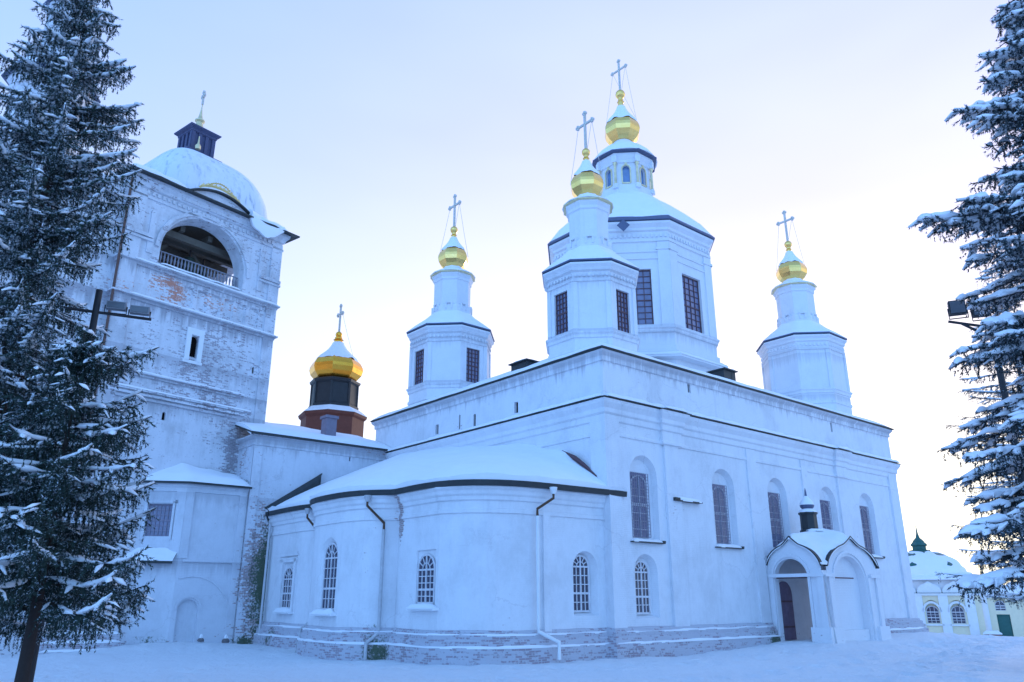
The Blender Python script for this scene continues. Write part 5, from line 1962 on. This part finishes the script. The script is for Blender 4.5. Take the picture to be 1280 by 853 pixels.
def spruce(loc, H, RB, label, seed, n_br, z0=1.2, droop=.45, tip=.25, needle="needle", snow=.03, frost=.25, hang=.35, gauge=.05,
           power=.85, extra=(), trunk_r=.16, cut=None, density=1.0, curtains=True, up=.15, skip=None, lat=.4, hlen=1.0, lump=1.0, wide=1.0):
    rng = np.random.default_rng(seed)
    root = thing("spruce", (loc[0], loc[1], 0), label, "tree")
    base = np.array([loc[0], loc[1], 0.0])
    mb = MB()
    pts = [(loc[0] + .04 * nz(seed, z * .2), loc[1] + .04 * nz(z * .2, seed), z) for z in np.linspace(-.3, H, 14)]
    mb.tube(pts, [max(.012, trunk_r * (1 - i / 13.2)) for i in range(14)], 12)
    br = []
    for i in range(n_br):
        nw = 6
        lev = i // nw
        q = (lev + .5) / (n_br // nw)
        z = z0 + (H - z0) * q * .985 + rng.normal(0, .15)
        z = min(z, H * .985)
        az = lev * 1.1 + (i % nw) * 2 * math.pi / nw + rng.uniform(-.4, .4)
        L = RB * ((H - z) / (H - z0)) ** power * rng.choice([rng.uniform(.5, .75), rng.uniform(.8, 1.0), rng.uniform(1.0, 1.15)]) + .12
        br.append((z, az, L))
    br += list(extra)
    soup = Soup()
    TW0, TW1, TWR = [], [], []       # twig start, end, thickness
    RUNS = []                        # snow runs: polyline, radius
    for (z, az, L) in br:
        if skip and skip(z, az, L):
            continue
        dirh = np.array([math.cos(az), math.sin(az), 0.0])
        side = np.array([-dirh[1], dirh[0], 0.0])
        low = 1 - z / H
        n = max(5, int(L / .115))
        t = np.linspace(0, 1, n + 1)
        dz = L * (up * t - (droop * (.35 + .9 * low)) * t ** 1.6 + tip * (.4 + .8 * low) * t ** 3.2)
        wig = np.cumsum(rng.normal(0, .022 * L / 3, n + 1))
        pts_ = base + np.array([0, 0, z]) + dirh * (L * t)[:, None] + side * wig[:, None] + np.array([0, 0, 1.0]) * dz[:, None]
        mb.tube([tuple(p) for p in pts_[::max(1, n // 6)]], [max(.006, .035 * (L / 3) * (1 - .85 * k / 7)) for k in range(len(pts_[::max(1, n // 6)]))], 5)
        for i in range(n):
            if t[i] > .1:
                TW0.append(pts_[i]); TW1.append(pts_[i + 1]); TWR.append(1.15)
            if t[i] < .12:
                continue
            for sg in (-1, 1):
                if rng.random() > .88 * density:
                    continue
                l = (.16 + .30 * L * (1 - t[i]) ** .8 * min(1, 2.4 * t[i])) * rng.uniform(.65, 1.15)
                l = min(l, .95)
                a = R(rng.uniform(38, 62))
                d0 = dirh * math.cos(a) + side * sg * math.sin(a)
                k = max(2, int(l / .16))
                p = pts_[i].copy()
                run = [p]
                for j in range(k):
                    dv = d0 + np.array([0, 0, -.12 - .55 * droop * (j + 1) / k + rng.normal(0, .12)])
                    e = p + unit(dv) * l / k
                    TW0.append(p); TW1.append(e); TWR.append(1.0)
                    run.append(e)
                    if l > .35 and rng.random() < .6:      # second order sprays
                        b = unit(d0 * .6 + dirh * rng.choice([-.2, .8]) + side * rng.uniform(-.7, .7) + np.array([0, 0, -.15]))
                        e2 = p + b * rng.uniform(.1, .22)
                        TW0.append(p); TW1.append(e2); TWR.append(.9)
                        if rng.random() < lat * .4:
                            RUNS.append((np.array([p, (p + e2) / 2, e2]), snow * .75))
                    if curtains and rng.random() < hang:
                        hl = hlen * rng.uniform(.12, .34) * (1.1 - .4 * t[i])
                        e2 = p + np.array([rng.normal(0, .05), rng.normal(0, .05), -hl])
                        TW0.append(p); TW1.append(e2); TWR.append(.75)
                    p = e
                if rng.random() < lat:
                    RUNS.append((np.array(run), snow * rng.uniform(.7, 1.2)))
            if curtains and rng.random() < hang * 1.6:
                hl = hlen * rng.uniform(.15, .42) * (1.1 - .4 * t[i])
                e2 = pts_[i] + np.array([rng.normal(0, .06), rng.normal(0, .06), -hl])
                TW0.append(pts_[i]); TW1.append(e2); TWR.append(.75)
        i0 = int(n * rng.uniform(.12, .4))
        while i0 < n - 2:
            i1 = min(n, i0 + int(rng.uniform(4, 14)))
            RUNS.append((pts_[i0:i1 + 1], snow * rng.uniform(1.1, 1.7)))
            i0 = i1 + (0 if rng.random() < .6 else 1)
    mb.build("trunk", "bark", root, smooth=60)
    A, B, K = np.array(TW0), np.array(TW1), np.array(TWR)
    # needle tufts: slim triangles round every twig
    ln = np.linalg.norm(B - A, axis=1)
    cnt = np.maximum(3, (ln / .0088 * density)).astype(int)
    idx = np.repeat(np.arange(len(A)), cnt)
    u = rng.random(len(idx))
    ax = unit(B - A)[idx]
    c = A[idx] + (B - A)[idx] * u[:, None]
    rv = rng.normal(size=(len(idx), 3))
    rad = unit(rv - ax * (rv * ax).sum(1, keepdims=True))
    tdir = unit(rad * .9 + ax * .75 + np.array([0, 0, -.05]))
    nl = gauge * rng.uniform(.7, 1.25, len(idx)) * K[idx]
    wv = unit(np.cross(tdir, rv)) * (.0085 + .10 * gauge) * .55 * wide
    tip_ = c + tdir * nl[:, None]
    tri = np.stack([c - wv, c + wv, tip_], axis=1)
    fr_mask = (rng.random(len(idx)) < frost * np.clip(rad[:, 2] + .45, 0, 1.2))
    soup.tris(tri[~fr_mask], 0)
    if fr_mask.any():
        soup.tris(tri[fr_mask], 1)
    # snow lying along boughs and twigs as uneven crusts
    VS, FS_ = [], []
    base_i = 0
    prof = np.array([(-1.0, -.2), (-.8, .42), (-.3, .78), (.3, .78), (.8, .42), (1.0, -.2), (0, -.45)])
    for P, r0 in RUNS:
        if len(P) < 3:
            P = np.stack([P[0], (P[0] + P[-1]) / 2, P[-1]])
        if nz(P[0][0] * .9 + seed, P[0][1] * .9, P[0][2] * .9) < -.33:
            continue
        m = len(P)
        tg = unit(np.gradient(P, axis=0))
        sd = unit(np.cross(tg, np.array([0, 0, 1.0])) + 1e-5)
        upv = unit(np.cross(sd, tg))
        tt = np.linspace(0, 1, m)
        env = np.minimum(1, .25 + 3.2 * np.minimum(tt, 1 - tt))
        rr_ = r0 * env * rng.uniform(.6, 1.45, m)
        ring = P[:, None] + sd[:, None] * (rr_[:, None] * prof[:, 0] * 1.15)[..., None] + upv[:, None] * (rr_[:, None] * prof[:, 1])[..., None] + upv[:, None] * (r0 * .3)
        ring = ring + rng.normal(0, .10, ring.shape) * r0
        VS.append(ring.reshape(-1, 3))
        np_ = len(prof)
        for q in range(m - 1):
            o_ = base_i + q * np_
            for k in range(np_):
                FS_.append((o_ + k, o_ + (k + 1) % np_, o_ + np_ + (k + 1) % np_, o_ + np_ + k))
        e_ = base_i + (m - 1) * np_
        for o_ in (base_i, e_):
            FS_ += [(o_, o_ + 1, o_ + 2, o_ + 3), (o_ + 3, o_ + 4, o_ + 5, o_ + 6)]
        base_i += m * np_
    soup.build("crown", [needle, "frost", "snow"], root, np.concatenate(VS), np.array(FS_, np.int32))
    return root


def mast_gap(z, az, L):
    """boughs missing where the floodlight mast shows through"""
    d = abs((math.degrees(az) + 40 + 180) % 360 - 180)
    return 5.75 < z < 7.35 and d < 42


spruce((1.55, 15.4), 14.3, 2.9, "tallest dark green spruce dusted with snow, its crown reaching past the belfry", 3, 230, z0=1.6, droop=.55, tip=.46, snow=.040, frost=.45,
       hang=.75, trunk_r=.2, power=.72, lat=.30, hlen=1.35, gauge=.058, wide=1.25, skip=mast_gap,
       extra=[(11.5, R(-40), 1.3), (10.7, R(-36), 1.5), (9.6, R(-42), 1.6), (7.9, R(-40), 1.75), (5.7, R(-44), 2.25), (5.6, R(-30), 2.1), (4.9, R(-40), 2.45), (4.3, R(-36), 2.6),
              (4.2, R(-50), 2.4), (3.4, R(-42), 2.85), (3.0, R(-34), 2.8), (2.8, R(-52), 2.7), (2.2, R(-42), 2.4)])
spruce((2.22, 12.9), 5.7, 1.8, "shorter dark spruce with a bare trunk foot, in front of the tallest spruce", 11, 84, z0=1.75, droop=.62, tip=.52, snow=.038,
       frost=.22, hang=.85, trunk_r=.105, power=.72, lat=.30, hlen=1.4, gauge=.055, wide=1.2, skip=mast_gap)
def lamp_gap(z, az, L):
    d = abs((math.degrees(az) - 140 + 180) % 360 - 180)
    return 5.6 < z < 6.4 and d < 28 and L > 1.2


spruce((12.8, 2.25), 11.8, 2.55, "blue spruce with thick white snow loads on every bough", 21, 360, z0=2.3, droop=.42, tip=.16, needle="needle_blue", snow=.058,
       frost=.20, hang=.6, trunk_r=.2, power=.76, gauge=.055, up=.06, lat=.52, wide=1.2, skip=lamp_gap,
       extra=[(7.1, R(143), 2.6), (7.0, R(138), 2.3), (7.2, R(149), 2.2), (5.55, R(138), 1.95), (5.3, R(146), 2.0), (5.5, R(128), 1.9), (8.75, R(141), 1.75), (8.5, R(150), 1.6), (3.1, R(141), 2.6), (3.0, R(134), 2.5), (3.2, R(149), 2.3), (9.7, R(140), 1.15)])
spruce((24.6, 6.9), 12.3, 2.8, "thinner frosted spruce standing behind the heavily loaded blue spruce", 33, 150, z0=1.6, droop=.25, tip=.15, needle="needle_blue", snow=.030, frost=.45,
       hang=.3, trunk_r=.14, density=.85, lat=.3)

# ------------------------------------------------------------------ small things on the snow
def rubble(x, y, r_, seed, label):
    root = thing("stone", (x, y, 0), label, "stone", "stones by the annex wall")
    mb = MB()
    rows = []
    h0 = ground_h(x, y)
    for k in range(5):
        a = R(-30 + 30 * k)
        rows.append([Vector((x + r_ * math.cos(a) * math.cos(2 * math.pi * i / 9) * (1 + .35 * nz(i * .9, k, seed)), y + .7 * r_ * math.cos(a) * math.sin(2 * math.pi * i / 9), h0 + r_ * .75 * math.sin(a) + .08)) for i in range(9)])
    mb.grid(rows, close_u=True)
    mb.poly(rows[-1])
    mb.build("block", "stone", root)
    mb = MB()
    c = sum(rows[3], Vector()) / 9
    rr_ = [[c + (v - c) * s_ + Vector((0, 0, z)) for v in rows[3]] for s_, z in ((1.05, .0), (1.0, .06), (.6, .12), (.05, .14))]
    mb.grid(rr_, close_u=True)
    mb.build("snow", "snow", root, smooth=True)


rubble(10.55, 29.9, .12, 1, "snow capped stone nearest the walled up door of the annex")
rubble(11.45, 29.9, .15, 4, "snow capped stone between the annex door and the mossy corner")
mb = MB()
st = thing("brick_ledge", (7.0, 30.4, 0), "low stepped brick ledge behind the drooping spruce at the tower foot", "ledge")
f = frame(6.0, 30.6, R(-8))
for k in range(3):
    mb.box(-.4, 2.0 - .04 * k, -.1, .55 - .17 * k, -.2 + .26 * k, .06 + .26 * k, f)
mb.build("brick_steps", "plinth", st)
mb = MB()
for k in range(3):
    snow_strip(mb, [f(-.4, .47 - .17 * k, .065 + .26 * k), f(1.95, .47 - .17 * k, .065 + .26 * k)], .16, .06, k)
mb.build("snow", "snow", st, smooth=True)

# low brick pillar, leaning post and snowed-in shrubs by the yellow chapel
pt = thing("brick_pillar", (57.2, 19.9, -.9), "small red brick pillar at the right foot of the yellow chapel", "pillar")
f = frame(57.3, 20.6, R(21.6 - 90))
mb = MB()
mb.box(-.55, .4, -.4, .2, -1.6, -.42, f)
mb.build("pillar_body", "brickwork", pt)
mb = MB()
snow_strip(mb, [f(-.6, -.1, -.42), f(.45, -.1, -.42)], .7, .16, 2)
mb.build("snow", "snow", pt, smooth=True)
mb = MB()
mb.tube([FY(7.3, 1.0, -1.8), FY(6.75, 1.0, 1.75)], .06, 8)
tag(mb.build("leaning_post", "iron", origin=FY(7.3, 1.0, -1.5)), "thin dark leaning post standing beside the yellow chapel", "post")
for i, (s, d, r_) in enumerate(((7.9, .3, .8), (9.2, -.4, .9))):
    root = thing("shrub", FY(s, d, -1.2), ("snowed-in shrub right beside the leaning post", "snowed-in shrub farther from the yellow chapel, partly behind the blue spruce")[i], "shrub", "snowed-in shrubs by the chapel")
    c = FY(s, d, -1.0)
    mb = MB()
    for k in range(26):
        a = random.uniform(0, 6.28)
        l = random.uniform(.5, 1) * r_
        e = c + Vector((math.cos(a) * l, math.sin(a) * l, random.uniform(.5, 1.5) * r_))
        mb.tube([c, c.lerp(e, .5) + Vector((0, 0, .15)), e], [.04, .03, .012], 4)
    mb.build("stems", "brown", root)
    mb = MB()
    for k in range(9):
        a = random.uniform(0, 6.28)
        l = random.uniform(.2, .8) * r_
        q = c + Vector((math.cos(a) * l, math.sin(a) * l, random.uniform(.5, 1.2) * r_))
        rr_ = random.uniform(.18, .34) * r_
        mb.lathe([(0, -.5 * rr_), (rr_ * 1.1, -.2 * rr_), (rr_, .25 * rr_), (rr_ * .5, .6 * rr_), (0, .7 * rr_)], q, 10, caps=False)
    mb.build("snow", "snow", root, smooth=80)

# overhead wires in the far right sky
w_root = None
mb = MB()
for k in range(2):
    a, b = FY(-.5, -9, 3.2 + .75 * k), FY(14, -7, 2.3 + .75 * k)
    mb.tube([a.lerp(b, t) - Vector((0, 0, .35 * 4 * t * (1 - t))) for t in [i / 12 for i in range(13)]], .022, 4)
tag(mb.build("overhead_wires", "iron", origin=FY(0, -9, 3.2)), "pair of thin wires sagging across the sky beyond the yellow chapel", "wire")
